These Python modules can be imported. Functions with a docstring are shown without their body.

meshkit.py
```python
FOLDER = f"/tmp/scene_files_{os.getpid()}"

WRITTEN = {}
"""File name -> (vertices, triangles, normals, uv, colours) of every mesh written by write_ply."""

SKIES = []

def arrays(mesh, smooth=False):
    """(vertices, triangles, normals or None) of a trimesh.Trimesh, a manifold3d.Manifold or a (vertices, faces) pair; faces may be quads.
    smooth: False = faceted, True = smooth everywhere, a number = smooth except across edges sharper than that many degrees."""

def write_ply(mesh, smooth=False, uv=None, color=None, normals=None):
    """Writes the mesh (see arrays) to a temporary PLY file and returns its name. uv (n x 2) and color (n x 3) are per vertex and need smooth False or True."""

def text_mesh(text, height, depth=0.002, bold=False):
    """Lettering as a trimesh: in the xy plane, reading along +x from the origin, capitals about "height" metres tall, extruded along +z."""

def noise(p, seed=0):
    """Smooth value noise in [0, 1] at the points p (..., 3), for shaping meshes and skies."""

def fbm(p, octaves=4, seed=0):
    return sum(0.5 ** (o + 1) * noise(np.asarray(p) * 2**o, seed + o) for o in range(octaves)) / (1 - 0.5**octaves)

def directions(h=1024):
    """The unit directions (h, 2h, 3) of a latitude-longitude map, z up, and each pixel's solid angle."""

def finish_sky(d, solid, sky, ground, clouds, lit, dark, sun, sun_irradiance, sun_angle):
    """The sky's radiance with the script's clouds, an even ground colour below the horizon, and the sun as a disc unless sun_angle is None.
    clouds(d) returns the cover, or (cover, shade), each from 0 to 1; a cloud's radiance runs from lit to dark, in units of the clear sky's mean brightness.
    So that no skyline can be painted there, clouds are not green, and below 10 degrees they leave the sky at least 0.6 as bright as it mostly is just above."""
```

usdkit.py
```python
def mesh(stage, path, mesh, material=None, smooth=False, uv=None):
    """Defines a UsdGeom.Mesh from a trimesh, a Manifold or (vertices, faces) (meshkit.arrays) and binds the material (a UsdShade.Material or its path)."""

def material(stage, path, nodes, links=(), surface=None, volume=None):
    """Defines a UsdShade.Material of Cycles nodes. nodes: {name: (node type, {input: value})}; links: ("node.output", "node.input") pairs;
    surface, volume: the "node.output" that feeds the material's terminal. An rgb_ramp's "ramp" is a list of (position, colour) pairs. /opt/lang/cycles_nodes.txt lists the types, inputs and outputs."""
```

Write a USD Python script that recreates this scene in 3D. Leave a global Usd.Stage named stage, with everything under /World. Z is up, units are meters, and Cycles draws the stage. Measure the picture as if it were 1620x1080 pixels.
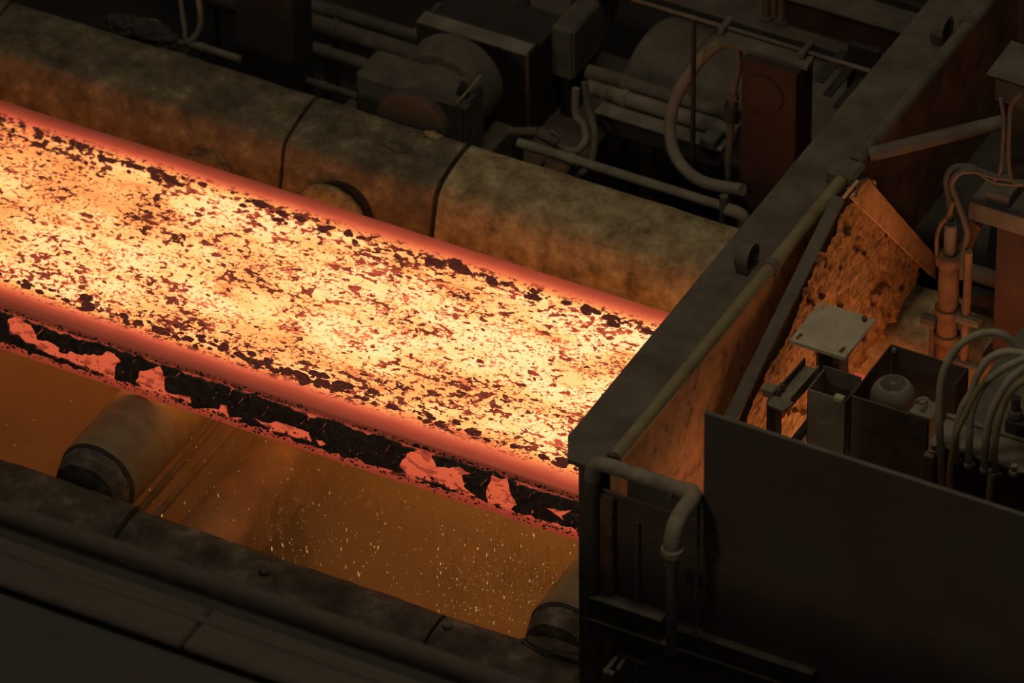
import math, random
import numpy as np
import trimesh, usdkit, meshkit
from scipy.spatial import Voronoi
import shapely
from shapely.geometry import Polygon, Point, box as sbox
from shapely.ops import unary_union
from pxr import Usd, UsdGeom, UsdLux, UsdShade, Sdf, Gf, Vt

random.seed(7)
rng = np.random.default_rng(7)
stage = Usd.Stage.CreateInMemory()
UsdGeom.SetStageUpAxis(stage, UsdGeom.Tokens.z)
UsdGeom.SetStageMetersPerUnit(stage, 1.0)
world = UsdGeom.Xform.Define(stage, '/World')
stage.SetDefaultPrim(world.GetPrim())

# ------------------------------------------------------------------ camera
YAW, PITCH, ROLL, FPX = 0.493229405, 0.668739201, -0.00988018184, 12027.0
_w = np.array([-math.sin(YAW) * math.cos(PITCH), math.cos(YAW) * math.cos(PITCH), -math.sin(PITCH)])
_r = np.cross(_w, [0, 0, 1.0]); _r /= np.linalg.norm(_r); _u = np.cross(_r, _w)
CR = math.cos(ROLL) * _r + math.sin(ROLL) * _u
CU = -math.sin(ROLL) * _r + math.cos(ROLL) * _u
CW = _w
def ray(px, py):
    return CW + CR * (px - 810) / FPX + CU * (540 - py) / FPX
EYE = np.array([0, 0, 1.15]) - 29.8 * ray(920, 783)
cam = UsdGeom.Camera.Define(stage, '/World/camera')
cam.CreateHorizontalApertureAttr(36.0); cam.CreateVerticalApertureAttr(24.0)
cam.CreateFocalLengthAttr(FPX / 1620 * 36.0)
cam.CreateClippingRangeAttr(Gf.Vec2f(0.5, 200))
cam.CreateFStopAttr(2.0); cam.CreateFocusDistanceAttr(29.9)
cam.CreateExposureAttr(0.0)
m4 = np.eye(4); m4[0, :3] = CR; m4[1, :3] = CU; m4[2, :3] = -CW; m4[3, :3] = EYE
cam.AddTransformOp().Set(Gf.Matrix4d(*m4.ravel().tolist()))

def at(px, py, x=None, y=None, z=None):
    """The point of the photograph's pixel on a plane of the mill."""
    d = ray(px, py)
    for i, v in enumerate((x, y, z)):
        if v is not None:
            return EYE + d * (v - EYE[i]) / d[i]

# ------------------------------------------------------------------ lights: dim hall, the high-bay lamps and an added camera-side fill
AMB, LAMP, LAMP2, LAMP3, HEAT = 0.014, 20.0, 3.5, 27.0, 1.0
dome = UsdLux.DomeLight.Define(stage, '/World/hall_ambient')
dome.CreateColorAttr(Gf.Vec3f(1.0, 0.93, 0.8)); dome.CreateIntensityAttr(AMB)
def lamp(name, pos, target, size, inten, col):
    l = UsdLux.RectLight.Define(stage, '/World/' + name)
    l.CreateWidthAttr(size[0]); l.CreateHeightAttr(size[1]); l.CreateIntensityAttr(inten); l.CreateColorAttr(Gf.Vec3f(*col))
    m = Gf.Matrix4d().SetLookAt(Gf.Vec3d(*pos), Gf.Vec3d(*target), Gf.Vec3d(0, 1, 0.01)).GetInverse()
    l.AddTransformOp().Set(m)
lamp('hall_lamp', (0.6, -0.6, 9.0), (1.0, 0.2, 1.5), (1.2, 1.2), LAMP, (1.0, 0.80, 0.52))
lamp('hall_lamp_001', (-2.0, 3.4, 10.0), (-1.6, 2.8, 0.8), (1.5, 1.5), LAMP2, (1.0, 0.82, 0.58))

lamp('hall_lamp_002', (-3.0, -14.0, 9.0), (0.3, -0.7, 1.0), (1.5, 1.5), LAMP3, (1.0, 0.78, 0.54))  # added fill from the camera side, brightens the dark front faces

# ------------------------------------------------------------------ materials
L = '/World/Looks/'
UsdGeom.Scope.Define(stage, '/World/Looks')
def mat(name, cols, scale=6.0, stretch=(1, 1, 1), rough=0.8, metal=0.0, bump=0.3, bscale=60.0, detail=6.0, spec=0.3, noise_rough=0.6, bdist=0.01):
    n = len(cols)
    ramp = [(0.3 + 0.4 * i / max(1, n - 1), c) for i, c in enumerate(cols)]
    nodes = {'g': ('geometry', {}), 'm': ('mapping', {'scale': stretch}),
             'n': ('noise_texture', {'scale': scale, 'detail': detail, 'roughness': noise_rough}),
             'r': ('rgb_ramp', {'ramp': ramp}),
             'b': ('noise_texture', {'scale': bscale, 'detail': 4.0, 'roughness': 0.65}),
             'bp': ('bump', {'strength': bump, 'distance': bdist}),
             'p': ('principled_bsdf', {'roughness': rough, 'metallic': metal, 'specular_ior_level': spec})}
    links = [('g.position', 'm.vector'), ('m.vector', 'n.vector'), ('n.fac', 'r.fac'), ('r.color', 'p.base_color'),
             ('g.position', 'b.vector'), ('b.fac', 'bp.height'), ('bp.normal', 'p.normal')]
    return usdkit.material(stage, L + name, nodes, links, surface='p.BSDF')

M = {}
M['guard_far'] = mat('guard_far', [(.045, .036, .024), (.085, .068, .042), (.14, .112, .066), (.26, .21, .13)], 9.0, rough=.75, bump=.4, bscale=90, noise_rough=.7)
M['guard_pale'] = mat('guard_pale', [(.09, .07, .036), (.2, .155, .08), (.31, .25, .135), (.46, .39, .25)], 10.0, rough=.75, bump=.4, bscale=110, noise_rough=.7)
M['guard_near'] = mat('guard_near', [(.025, .022, .016), (.05, .041, .03), (.09, .075, .055), (.20, .17, .12)], 7.0, rough=.8, bump=.5, bscale=60)
M['mound'] = mat('mound', [(.12, .09, .045), (.25, .19, .09), (.36, .28, .14)], 22, rough=.95, bump=.9, bscale=80)
M['roller'] = mat('roller', [(.12, .09, .048), (.19, .145, .075), (.25, .19, .10)], 4, stretch=(.8, 3, .8), rough=.5, bump=.15, bscale=90, spec=.5)
M['roller_end'] = mat('roller_end', [(.04, .032, .027), (.09, .07, .055), (.2, .16, .12)], 14, rough=.8, bump=.6, bscale=70)
M['rust_wet'] = mat('rust_wet', [(.08, .04, .022), (.17, .085, .04), (.28, .15, .07)], 8, rough=.45, bump=.8, bscale=90, spec=.6)
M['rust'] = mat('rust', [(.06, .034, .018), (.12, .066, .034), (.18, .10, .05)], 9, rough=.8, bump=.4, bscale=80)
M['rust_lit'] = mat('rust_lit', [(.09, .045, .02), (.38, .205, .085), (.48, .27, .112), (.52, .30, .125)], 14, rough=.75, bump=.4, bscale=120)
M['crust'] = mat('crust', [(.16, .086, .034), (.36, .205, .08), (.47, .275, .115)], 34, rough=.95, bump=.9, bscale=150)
M['red_paint'] = mat('red_paint', [(.022, .011, .008), (.036, .016, .011), (.048, .024, .018)], 5, rough=.8, bump=.2)
M['dark_steel'] = mat('dark_steel', [(.05, .042, .034), (.085, .07, .055), (.12, .10, .08)], 6, rough=.7, bump=.2, bscale=90)
M['black_steel'] = mat('black_steel', [(.022, .02, .018), (.035, .031, .027)], 6, rough=.75, bump=.2)
M['shield'] = mat('shield', [(.062, .042, .034), (.085, .058, .046), (.075, .064, .052)], 3, rough=.8, bump=.15, bscale=60)
M['dusty'] = mat('dusty', [(.11, .10, .078), (.16, .142, .108), (.21, .185, .14)], 9, rough=.9, bump=.25, bscale=110)
M['dusty_dark'] = mat('dusty_dark', [(.06, .055, .045), (.09, .08, .063), (.12, .105, .08)], 8, rough=.9, bump=.3, bscale=90)
M['pale_plate'] = mat('pale_plate', [(.26, .235, .165), (.33, .30, .215), (.38, .345, .25)], 9, rough=.85, bump=.15, bscale=120)
M['tarnish'] = mat('tarnish', [(.12, .098, .05), (.17, .14, .07), (.21, .17, .09)], 9, rough=.6, bump=.15)
M['pipe_grey'] = mat('pipe_grey', [(.12, .105, .08), (.18, .155, .115), (.24, .205, .155)], 16, rough=.85, bump=.4, bscale=120)
M['cable'] = mat('cable', [(.16, .15, .105), (.24, .22, .16)], 12, rough=.75, bump=.1)
M['cable_dark'] = mat('cable_dark', [(.05, .043, .035), (.09, .078, .06)], 12, rough=.75, bump=.1)
M['girder'] = mat('girder', [(.034, .033, .031), (.045, .043, .04)], 3, rough=.8, bump=.1)
M['girder_rail'] = mat('girder_rail', [(.045, .039, .032), (.065, .054, .042)], 4, stretch=(.5, 3, 3), rough=.75, bump=.1)
M['girder_dark'] = mat('girder_dark', [(.025, .024, .022), (.034, .032, .028)], 3, rough=.8, bump=.1)
M['floor'] = mat('floor_dark', [(.014, .012, .010), (.03, .025, .02)], 3, rough=.95, bump=.4)
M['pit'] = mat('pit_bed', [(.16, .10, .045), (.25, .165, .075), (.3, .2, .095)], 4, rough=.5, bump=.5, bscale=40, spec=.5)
M['hole'] = mat('hole_black', [(.012, .011, .01), (.018, .016, .014)], 6, rough=.9, bump=.1)
M['scale'] = mat('mill_scale', [(.07, .056, .054), (.14, .112, .105), (.24, .19, .17)], 35, rough=.6, bump=.9, bscale=120, spec=.4)
def flake_mat(name, e0, e1, e2):
    return usdkit.material(stage, L + name, {'g': ('geometry', {}), 'n': ('noise_texture', {'scale': 70.0, 'detail': 4.0}), 'r': ('rgb_ramp', {'ramp': [(.3, e0), (.55, e1), (.75, e2)]}),
    'bp': ('bump', {'strength': .5, 'distance': .004}), 'p': ('principled_bsdf', {'base_color': (.03, .02, .016), 'roughness': .75, 'emission_strength': HEAT})},
    [('g.position', 'n.vector'), ('n.fac', 'r.fac'), ('r.color', 'p.emission_color'), ('n.fac', 'bp.height'), ('bp.normal', 'p.normal')], surface='p.BSDF')
M['flake'] = flake_mat('mill_flake', (.035, .006, .004), (.06, .009, .005), (.14, .02, .009))
M['flake_hot'] = flake_mat('mill_flake_hot', (.12, .018, .008), (.2, .028, .011), (.3, .045, .018))

def slab_material():
    N, K = {}, []
    def nd(name, kind, **kw):
        N[name] = (kind, kw); return name
    def ln(a, b): K.append((a, b))
    def math_(name, op, a, b=None, c=None, clamp=False):
        kw = {'math_type': op}
        if clamp: kw['use_clamp'] = True
        for k, v in (('value1', a), ('value2', b), ('value3', c)):
            if v is not None and not isinstance(v, str): kw[k] = v
        nd(name, 'math', **kw)
        for k, v in (('value1', a), ('value2', b), ('value3', c)):
            if isinstance(v, str): ln(v, f'{name}.{k}')
        return name + '.value'
    def mr(name, v, a, b, c, d, t='smoothstep'):
        nd(name, 'map_range', range_type=t, from_min=a, from_max=b, to_min=c, to_max=d, clamp=True)
        ln(v, name + '.value'); return name + '.result'
    def noise(name, sc, scale, detail=5.0, rough=.6, loc=(0, 0, 0), dist=0.0):
        nd(name + 'm', 'mapping', scale=sc, location=loc); ln('g.position', name + 'm.vector')
        nd(name, 'noise_texture', scale=scale, detail=detail, roughness=rough, distortion=dist); ln(name + 'm.vector', name + '.vector')
        return name + '.fac'
    nd('g', 'geometry'); nd('xyz', 'separate_xyz'); ln('g.position', 'xyz.vector')
    nd('nx', 'separate_xyz'); ln('g.normal', 'nx.vector')
    y, z, x = 'xyz.y', 'xyz.z', 'xyz.x'
    far = math_('far', 'subtract', 1.2, y)
    ed = math_('ed', 'minimum', y, far)
    wob = noise('wob', (1, 1, 1), 5.0, 3.0)
    ed2 = math_('ed2', 'multiply_add', wob, 0.03, math_('ed1', 'subtract', ed, 0.015))
    # temperature across the width: cool red edges, bright middle
    nd('her', 'rgb_ramp', ramp=[(0, (.27,) * 3), (.2, (.335,) * 3), (.42, (.44,) * 3), (.62, (.58,) * 3), (.8, (.72,) * 3), (1, (.875,) * 3)]); ln(mr('he', ed2, -0.005, 0.155, 0, 1, 'linear'), 'her.fac'); heat = 'her.color'
    low = noise('low', (.7, 1.4, 1), 2.2, 3.0)
    heat = math_('h1', 'multiply_add', mr('lowr', low, .35, .65, -0.09, 0.12), mr('eh', ed2, .05, .2, 0, 1), heat)
    heat = math_('h2', 'add', heat, mr('xg', x, -3.2, -.2, -0.055, 0.045, 'linear'))
    heat = math_('h3', 'add', heat, math_('xhi', 'multiply', mr('xh', x, .15, .8, 0, .12), mr('eh2', ed2, .02, .12, 0, 1)))
    # flakes of scale that lie on the top
    clus = noise('clus', (1.0, 1.8, 1), 3.2, 4.0, .6, (3.1, 1.7, 0), .4)
    inner = mr('inner', ed2, .09, .16, 0, 1)
    edgeband = math_('eb', 'multiply', mr('eb1', ed2, .105, .15, 0, 1), mr('eb2', ed2, .16, .3, 1, 0))
    f1 = noise('f1', (1.0, 1.45, 1), 29.0, 3.5, .55, (0, 0, 0), .15)
    t1 = math_('t1', 'multiply_add', clus, -0.50, .83)
    t1 = math_('t1b', 'multiply_add', edgeband, -0.06, t1)
    d1 = math_('d1', 'subtract', f1, t1)
    m1 = mr('m1', d1, -0.004, 0.014, 0, 1)
    f2 = noise('f2', (1.0, 1.4, 1), 64.0, 3.5, .6, (5, 2, 0))
    clus2 = noise('clus2', (1.2, 2.4, 1), 5.0, 3.0, .6, (9, 4, 0))
    d2 = math_('d2', 'subtract', f2, math_('t2', 'multiply_add', clus2, -0.42, .785))
    m2 = mr('m2', d2, -0.01, 0.02, 0, 0.7)
    f3 = noise('f3', (.22, 3.2, 1), 12.0, 5.0, .65, (2, 8, 0), .2)
    m3 = mr('m3', f3, .655, .69, 0, .8)
    f4 = noise('f4', (.5, 1.6, 1), 9.0, 4.0, .6, (7, 1, 0), .5)
    m4_ = mr('m4', f4, .55, .72, 0, .32)
    mk = math_('mx1', 'maximum', m1, m2); mk = math_('mx2', 'maximum', mk, m3); mk = math_('mx3', 'maximum', mk, m4_)
    mk = math_('mk', 'multiply', mk, mr('inner2', ed2, .075, .13, 0.0, 1))
    dep = mr('dep', noise('depn', (1, 1, 1), 15.0, 2.0), .35, .65, .52, .66)
    top = math_('top1', 'subtract', heat, math_('mkd', 'multiply', mk, dep))
    # the red side
    sn = noise('sn', (1, 1, 2), 14.0, 6.0, .65, (1, 1, 4))
    side = mr('sd', z, .885, 1.165, 0, 1, 'linear')
    nd('sr', 'rgb_ramp', ramp=[(0, (.27,) * 3), (.12, (.33,) * 3), (.2, (.37,) * 3), (.28, (.48,) * 3), (.75, (.51,) * 3), (.84, (.28,) * 3), (.9, (.24,) * 3), (1, (.25,) * 3)])
    ln(side, 'sr.fac')
    fr = math_('fr', 'multiply', mr('fr1', z, .925, .965, 0, 1), 1.0)
    fr2 = mr('fr2', z, 1.115, 1.14, 1, 0)
    sp = mr('sp', sn, .53, .56, 0, 1)
    spk = math_('spk', 'multiply', sp, math_('frm', 'multiply', fr, fr2))
    mid = math_('midm', 'multiply', mr('mid1', z, .955, .985, 1, .35), mr('mid2', z, 1.08, 1.11, .35, 1) if False else 1.0)
    sv = math_('sv0', 'subtract', 'sr.color', math_('spd', 'multiply', math_('spk2', 'multiply', spk, mid), .36))
    # underside
    up = mr('up', 'nx.z', .35, .8, 0, 1); dn = mr('dn', 'nx.z', -.99, -.85, 1, 0)
    sv = math_('svf', 'maximum', sv, mr('farside', y, 1.1, 1.19, 0, .70))
    nd('a', 'mix_float'); ln(up, 'a.fac'); ln(sv, 'a.a'); ln(top, 'a.b')
    nd('b', 'mix_float'); ln(mr('dnx', x, -3.0, -.2, .69, .85, 'linear'), 'b.b'); ln(dn, 'b.fac'); ln('a.result', 'b.a')
    nd('ramp', 'rgb_ramp', ramp=[(0, (.0, .0, .0)), (.1, (.02, .0045, .002)), (.2, (.085, .014, .006)), (.3, (.2, .028, .012)), (.42, (.42, .055, .024)), (.53, (.72, .115, .045)),
                                 (.63, (.92, .22, .07)), (.74, (1.15, .36, .09)), (.84, (1.4, .54, .15)), (.92, (1.65, .71, .235)), (1, (1.8, .86, .37))])
    ln('b.result', 'ramp.fac')
    nd('gn', 'noise_texture', scale=160.0, detail=3.0); ln('g.position', 'gn.vector')
    nd('bp', 'bump', strength=.4, distance=.004); ln('gn.fac', 'bp.height')
    nd('p', 'principled_bsdf', base_color=(.06, .035, .028), roughness=.6)
    ln(mr('pwr', x, .45, 1.1, HEAT, 2.4 * HEAT), 'p.emission_strength')  # stronger glow added on the hidden stretch to light the hood walls
    ln('ramp.color', 'p.emission_color'); ln('bp.normal', 'p.normal')
    return usdkit.material(stage, L + 'hot_steel', N, K, surface='p.BSDF')
M['hot'] = slab_material()
M['glint_drop'] = usdkit.material(stage, L + 'drop_glow', {'p': ('principled_bsdf', {'base_color': (.3, .15, .05), 'roughness': .4, 'emission_color': (1.0, .55, .16), 'emission_strength': .42})}, surface='p.BSDF')  # emission stands in for slab light caught by the falling drops
M['water'] = usdkit.material(stage, L + 'dirty_water', {'p': ('principled_bsdf', {'base_color': (1.0, .88, .6), 'roughness': .12, 'transmission_weight': .85, 'ior': 1.33})}, surface='p.BSDF')
M['mist'] = usdkit.material(stage, L + 'pit_mist', {'v': ('principled_volume', {'color': (.97, .80, .43), 'density': .42, 'anisotropy': .1})}, volume='v.volume')

# ------------------------------------------------------------------ mesh helpers
cat_ = trimesh.util.concatenate
def box(x0, x1, y0, y1, z0, z1, b=0.004):
    b = min(b, (x1 - x0) * .3, (y1 - y0) * .3, (z1 - z0) * .3)
    c = np.array([[(x0 + x1) / 2, (y0 + y1) / 2, (z0 + z1) / 2]]); h = np.array([x1 - x0, y1 - y0, z1 - z0]) / 2
    pts = []
    for s in np.ndindex(2, 2, 2):
        s = np.array(s) * 2 - 1
        for k in range(3):
            q = h.copy() - b; q[k] = h[k]
            pts.append(s * q)
    return trimesh.convex.convex_hull(np.array(pts) + c)
def hull(pts): return trimesh.convex.convex_hull(np.asarray(pts, float))
def spline(P, n=10):
    P = np.asarray(P, float)
    Q = np.vstack([2 * P[0] - P[1], P, 2 * P[-1] - P[-2]]); out = []
    for i in range(1, len(Q) - 2):
        a, b, c, d = Q[i - 1:i + 3]
        for t in np.linspace(0, 1, n, endpoint=False):
            out.append(.5 * (2 * b + (c - a) * t + (2 * a - 5 * b + 4 * c - d) * t * t + (3 * b - a - 3 * c + d) * t ** 3))
    return np.vstack([out, P[-1]])
def tube(P, r, sides=14, smooth=True, n=10, caps=True):
    P = spline(P, n) if smooth and len(P) > 2 else np.asarray(P, float)
    R = np.broadcast_to(r, (len(P),)).astype(float)
    t = np.gradient(P, axis=0); t /= np.linalg.norm(t, axis=1, keepdims=True) + 1e-12
    a = np.cross(t[0], [0, 0, 1.0]); a = a if np.linalg.norm(a) > .1 else np.cross(t[0], [1.0, 0, 0]); a /= np.linalg.norm(a)
    ang = np.arange(sides) * 2 * np.pi / sides; V = []
    for i in range(len(P)):
        a = a - t[i] * (a @ t[i]); a /= np.linalg.norm(a); b = np.cross(t[i], a)
        V.append(P[i] + R[i] * (np.cos(ang)[:, None] * a + np.sin(ang)[:, None] * b))
    V = np.vstack(V); F = []
    for i in range(len(P) - 1):
        for j in range(sides):
            k = (j + 1) % sides
            F += [[i * sides + j, i * sides + k, (i + 1) * sides + k], [i * sides + j, (i + 1) * sides + k, (i + 1) * sides + j]]
    if caps:
        n0 = len(V); V = np.vstack([V, P[0], P[-1]]); e = (len(P) - 1) * sides
        for j in range(sides):
            k = (j + 1) % sides
            F += [[n0, k, j], [n0 + 1, e + j, e + k]]
    return trimesh.Trimesh(V, F, process=False)
def cyl(p0, p1, r, sides=28, r1=None): 
    return tube([p0, p1], [r, r if r1 is None else r1], sides, smooth=False)
def lathe(p0, p1, prof, sides=40):
    """prof: (fraction along the axis, radius); closed by its ends."""
    p0, p1 = np.asarray(p0, float), np.asarray(p1, float)
    return tube([p0 + (p1 - p0) * (f + 1e-5 * i) for i, (f, r) in enumerate(prof)], [r for f, r in prof], sides, smooth=False)
def prism_x(prof, x0, x1, nx=2, rough=0.0, seed=0, freq=8.0):
    """A (y, z) outline run along X in nx steps, worn by rough metres."""
    prof = np.asarray(prof, float); n = len(prof); xs = np.linspace(x0, x1, nx)
    V = np.array([[x, y, z] for x in xs for y, z in prof])
    if rough:
        V[:, 1:] += (meshkit.fbm(V[:, [0, 1, 2]] * freq, 3, seed)[:, None] - .5) * rough * np.array([.6, 1.0])
    F = []
    for i in range(nx - 1):
        for j in range(n):
            k = (j + 1) % n
            F += [[i * n + j, i * n + k, (i + 1) * n + k], [i * n + j, (i + 1) * n + k, (i + 1) * n + j]]
    tri = trimesh.creation.triangulate_polygon(Polygon(prof), engine='earcut')
    tv, tf = tri
    mapi = [int(np.argmin(((prof - p) ** 2).sum(1))) for p in tv]
    e = (nx - 1) * n
    for f in tf:
        q = [mapi[i] for i in f]; F += [q, [e + q[0], e + q[2], e + q[1]]]
    m = trimesh.Trimesh(V, F, process=False)
    m.fix_normals(); return m
def plate(pts, thick):
    """A flat plate: its outline's corners in order (coplanar), given thickness along the normal."""
    P = np.asarray(pts, float); n = np.cross(P[1] - P[0], P[2] - P[0]); n /= np.linalg.norm(n)
    e1 = P[1] - P[0]; e1 /= np.linalg.norm(e1); e2 = np.cross(n, e1)
    q = np.c_[(P - P[0]) @ e1, (P - P[0]) @ e2]
    m = trimesh.creation.extrude_polygon(Polygon(q), thick, engine='earcut')
    v = m.vertices
    return trimesh.Trimesh(P[0] + v[:, :1] * e1 + v[:, 1:2] * e2 + (v[:, 2:3] - thick / 2) * n, m.faces, process=False)
def bar(p0, p1, w, h, up=(0, 0, 1)):
    p0, p1 = np.asarray(p0, float), np.asarray(p1, float); t = p1 - p0; t /= np.linalg.norm(t)
    s = np.cross(t, up); s /= np.linalg.norm(s); u = np.cross(s, t)
    return hull([p + a * s * w / 2 + b * u * h / 2 for p in (p0, p1) for a in (-1, 1) for b in (-1, 1)])
def poly_xz(poly, y0, y1, taper=0.0):
    """A shapely outline in (x, z) as a plate from y0 (outer, chamfered by taper) to y1."""
    out = []
    for g in getattr(poly, 'geoms', [poly]):
        if g.is_empty or g.area < 1e-7: continue
        m = trimesh.creation.extrude_polygon(g, abs(y1 - y0), engine='earcut'); v = m.vertices
        out.append(trimesh.Trimesh(np.c_[v[:, 0], y1 - v[:, 2], v[:, 1]], m.faces, process=False))
    m = cat_(out); m.fix_normals(); return m

names = {}
def numbered(parent, name):
    k = (parent, name); i = names.get(k, 0); names[k] = i + 1
    return f'{parent}/{name}' + (f'_{i:03d}' if i else '')
def data(prim, **kw):
    for k, v in kw.items():
        if v: prim.SetCustomDataByKey(k, v)
class Thing:
    def __init__(s, name, label, cat, group=None, kind=None):
        s.name, s.info, s.parts = name, dict(label=label, category=cat, group=group, kind=kind), []
    def part(s, name, mesh, m, parent=None, label=None, smooth=30, kind=None):
        s.parts.append((name, mesh, m, parent, label, smooth, kind)); return len(s.parts) - 1
    def done(s):
        V = np.vstack([np.asarray(p[1].vertices) for p in s.parts]); lo, hi = V.min(0), V.max(0)
        base = np.array([(lo[0] + hi[0]) / 2, (lo[1] + hi[1]) / 2, lo[2]])
        path = numbered('/World', s.name)
        x = UsdGeom.Xform.Define(stage, path); x.AddTranslateOp().Set(Gf.Vec3d(*map(float, base)))
        data(x.GetPrim(), **s.info); paths = []
        for name, mesh, m, parent, label, smooth, kind in s.parts:
            p = numbered(path if parent is None else paths[parent], name); paths.append(p)
            t = trimesh.Trimesh(np.asarray(mesh.vertices) - base, mesh.faces, process=False)
            g = usdkit.mesh(stage, p, t, M[m], smooth=smooth); data(g.GetPrim(), label=label, kind=kind)
        return path
def single(name, mesh, m, label, cat, group=None, kind=None, smooth=30):
    p = numbered('/World', name); g = usdkit.mesh(stage, p, mesh, M[m], smooth=smooth)
    data(g.GetPrim(), label=label, category=cat, group=group, kind=kind); return p
def structure(name, mesh, m):
    g = usdkit.mesh(stage, '/World/' + name, mesh, M[m], smooth=30); g.GetPrim().SetCustomDataByKey('kind', 'structure')

# ================================================================== the setting
structure('floor', cat_([box(-7, 7, -7, -.78, -.6, .30, .01), box(-7, 7, -.78, 1.82, -.6, -.30, .01), box(-7, 7, 1.82, 9, -.6, .42, .01)]), 'floor')
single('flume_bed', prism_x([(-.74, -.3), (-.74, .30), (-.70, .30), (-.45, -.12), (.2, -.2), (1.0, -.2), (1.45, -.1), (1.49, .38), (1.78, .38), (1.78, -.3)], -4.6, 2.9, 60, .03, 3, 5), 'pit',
       'wet rust-brown flume bed deep below the glowing slab', 'flume')

# ================================================================== the slab
slab = Thing('steel_slab', 'red-hot steel slab glowing yellow on top with dark scale along its side', 'steel slab')
r_ = .016
cs = [(y0 + sy * 0 + r_ * math.cos(a), z0 + r_ * math.sin(a)) for (y0, z0, a0) in ((1.2 - r_, 1.15 - r_, 0), (r_, 1.15 - r_, 90), (r_, .9 + r_, 180), (1.2 - r_, .9 + r_, 270)) for a in np.radians(np.linspace(a0, a0 + 90, 5)) for sy in (1,)]
body = prism_x(cs, -4.6, 2.7, 90, .006, 11, 3)
b_i = slab.part('body', body, 'hot', smooth=40)
# dark scale plates clinging to the side, cracked apart, with the patches that have fallen off
def P_(pts): return Polygon([(q[0], q[2]) for q in (at(*p, y=0) for p in pts)])
patches = [P_(p) for p in (
    [(12, 502), (32, 501), (50, 512), (60, 535), (90, 545), (95, 555), (140, 562), (182, 556), (192, 570), (182, 585), (183, 600), (160, 592), (120, 577), (75, 558), (40, 538), (15, 521)],
    [(222, 586), (255, 580), (261, 600), (265, 618), (300, 626), (304, 636), (262, 627), (228, 614), (214, 602)],
    [(325, 643), (348, 646), (352, 638), (362, 640), (362, 655), (385, 662), (375, 668), (335, 657)],
    [(400, 660), (425, 667), (440, 664), (490, 682), (496, 699), (470, 692), (430, 681)],
    [(632, 735), (650, 712), (680, 708), (690, 735), (715, 740), (728, 736), (748, 748), (732, 752), (735, 768), (757, 786), (720, 777), (690, 762), (650, 754), (640, 744)],
    [(780, 752), (806, 756), (808, 775), (816, 797), (800, 809), (775, 797), (770, 780)],
    [(864, 800), (885, 806), (907, 806), (890, 815), (896, 824), (876, 812)], [(880, 828), (905, 832), (915, 838), (900, 842)],
    [(500, 693), (512, 696), (520, 705), (505, 703)], [(840, 800), (846, 808), (842, 812)])]
def ragged(poly, amp, seed, step=.004):
    b = poly.exterior; n = max(12, int(b.length / step)); q = np.array([b.interpolate(t).coords[0] for t in np.linspace(0, b.length, n, endpoint=False)])
    w = np.c_[q, np.full(n, seed * 3.7)]
    d = np.c_[meshkit.fbm(w * 28, 4, seed) - .5, meshkit.fbm(w * 28 + 50, 4, seed + 9) - .5]
    return Polygon(q + d * amp * 2).buffer(0)
gaps = unary_union([ragged(p, .016, i) for i, p in enumerate(patches)] + [ragged(Polygon([(x, zz), (x + w, zz - .01), (x + w, zz + h), (x, zz + h)]), .03, 60 + i) for i, (x, zz, w, h) in enumerate([(-4.2, 1.0, .4, .06), (-3.3, .98, .35, .07), (.3, .98, .3, .05), (1.0, 1.0, .5, .06), (1.9, .98, .3, .05)])])
xs = np.linspace(-4.55, 2.65, 1400)
def nz1(x, s, f): return meshkit.fbm(np.c_[x * f, np.zeros_like(x), np.full_like(x, s)], 5, s) - .5
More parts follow.
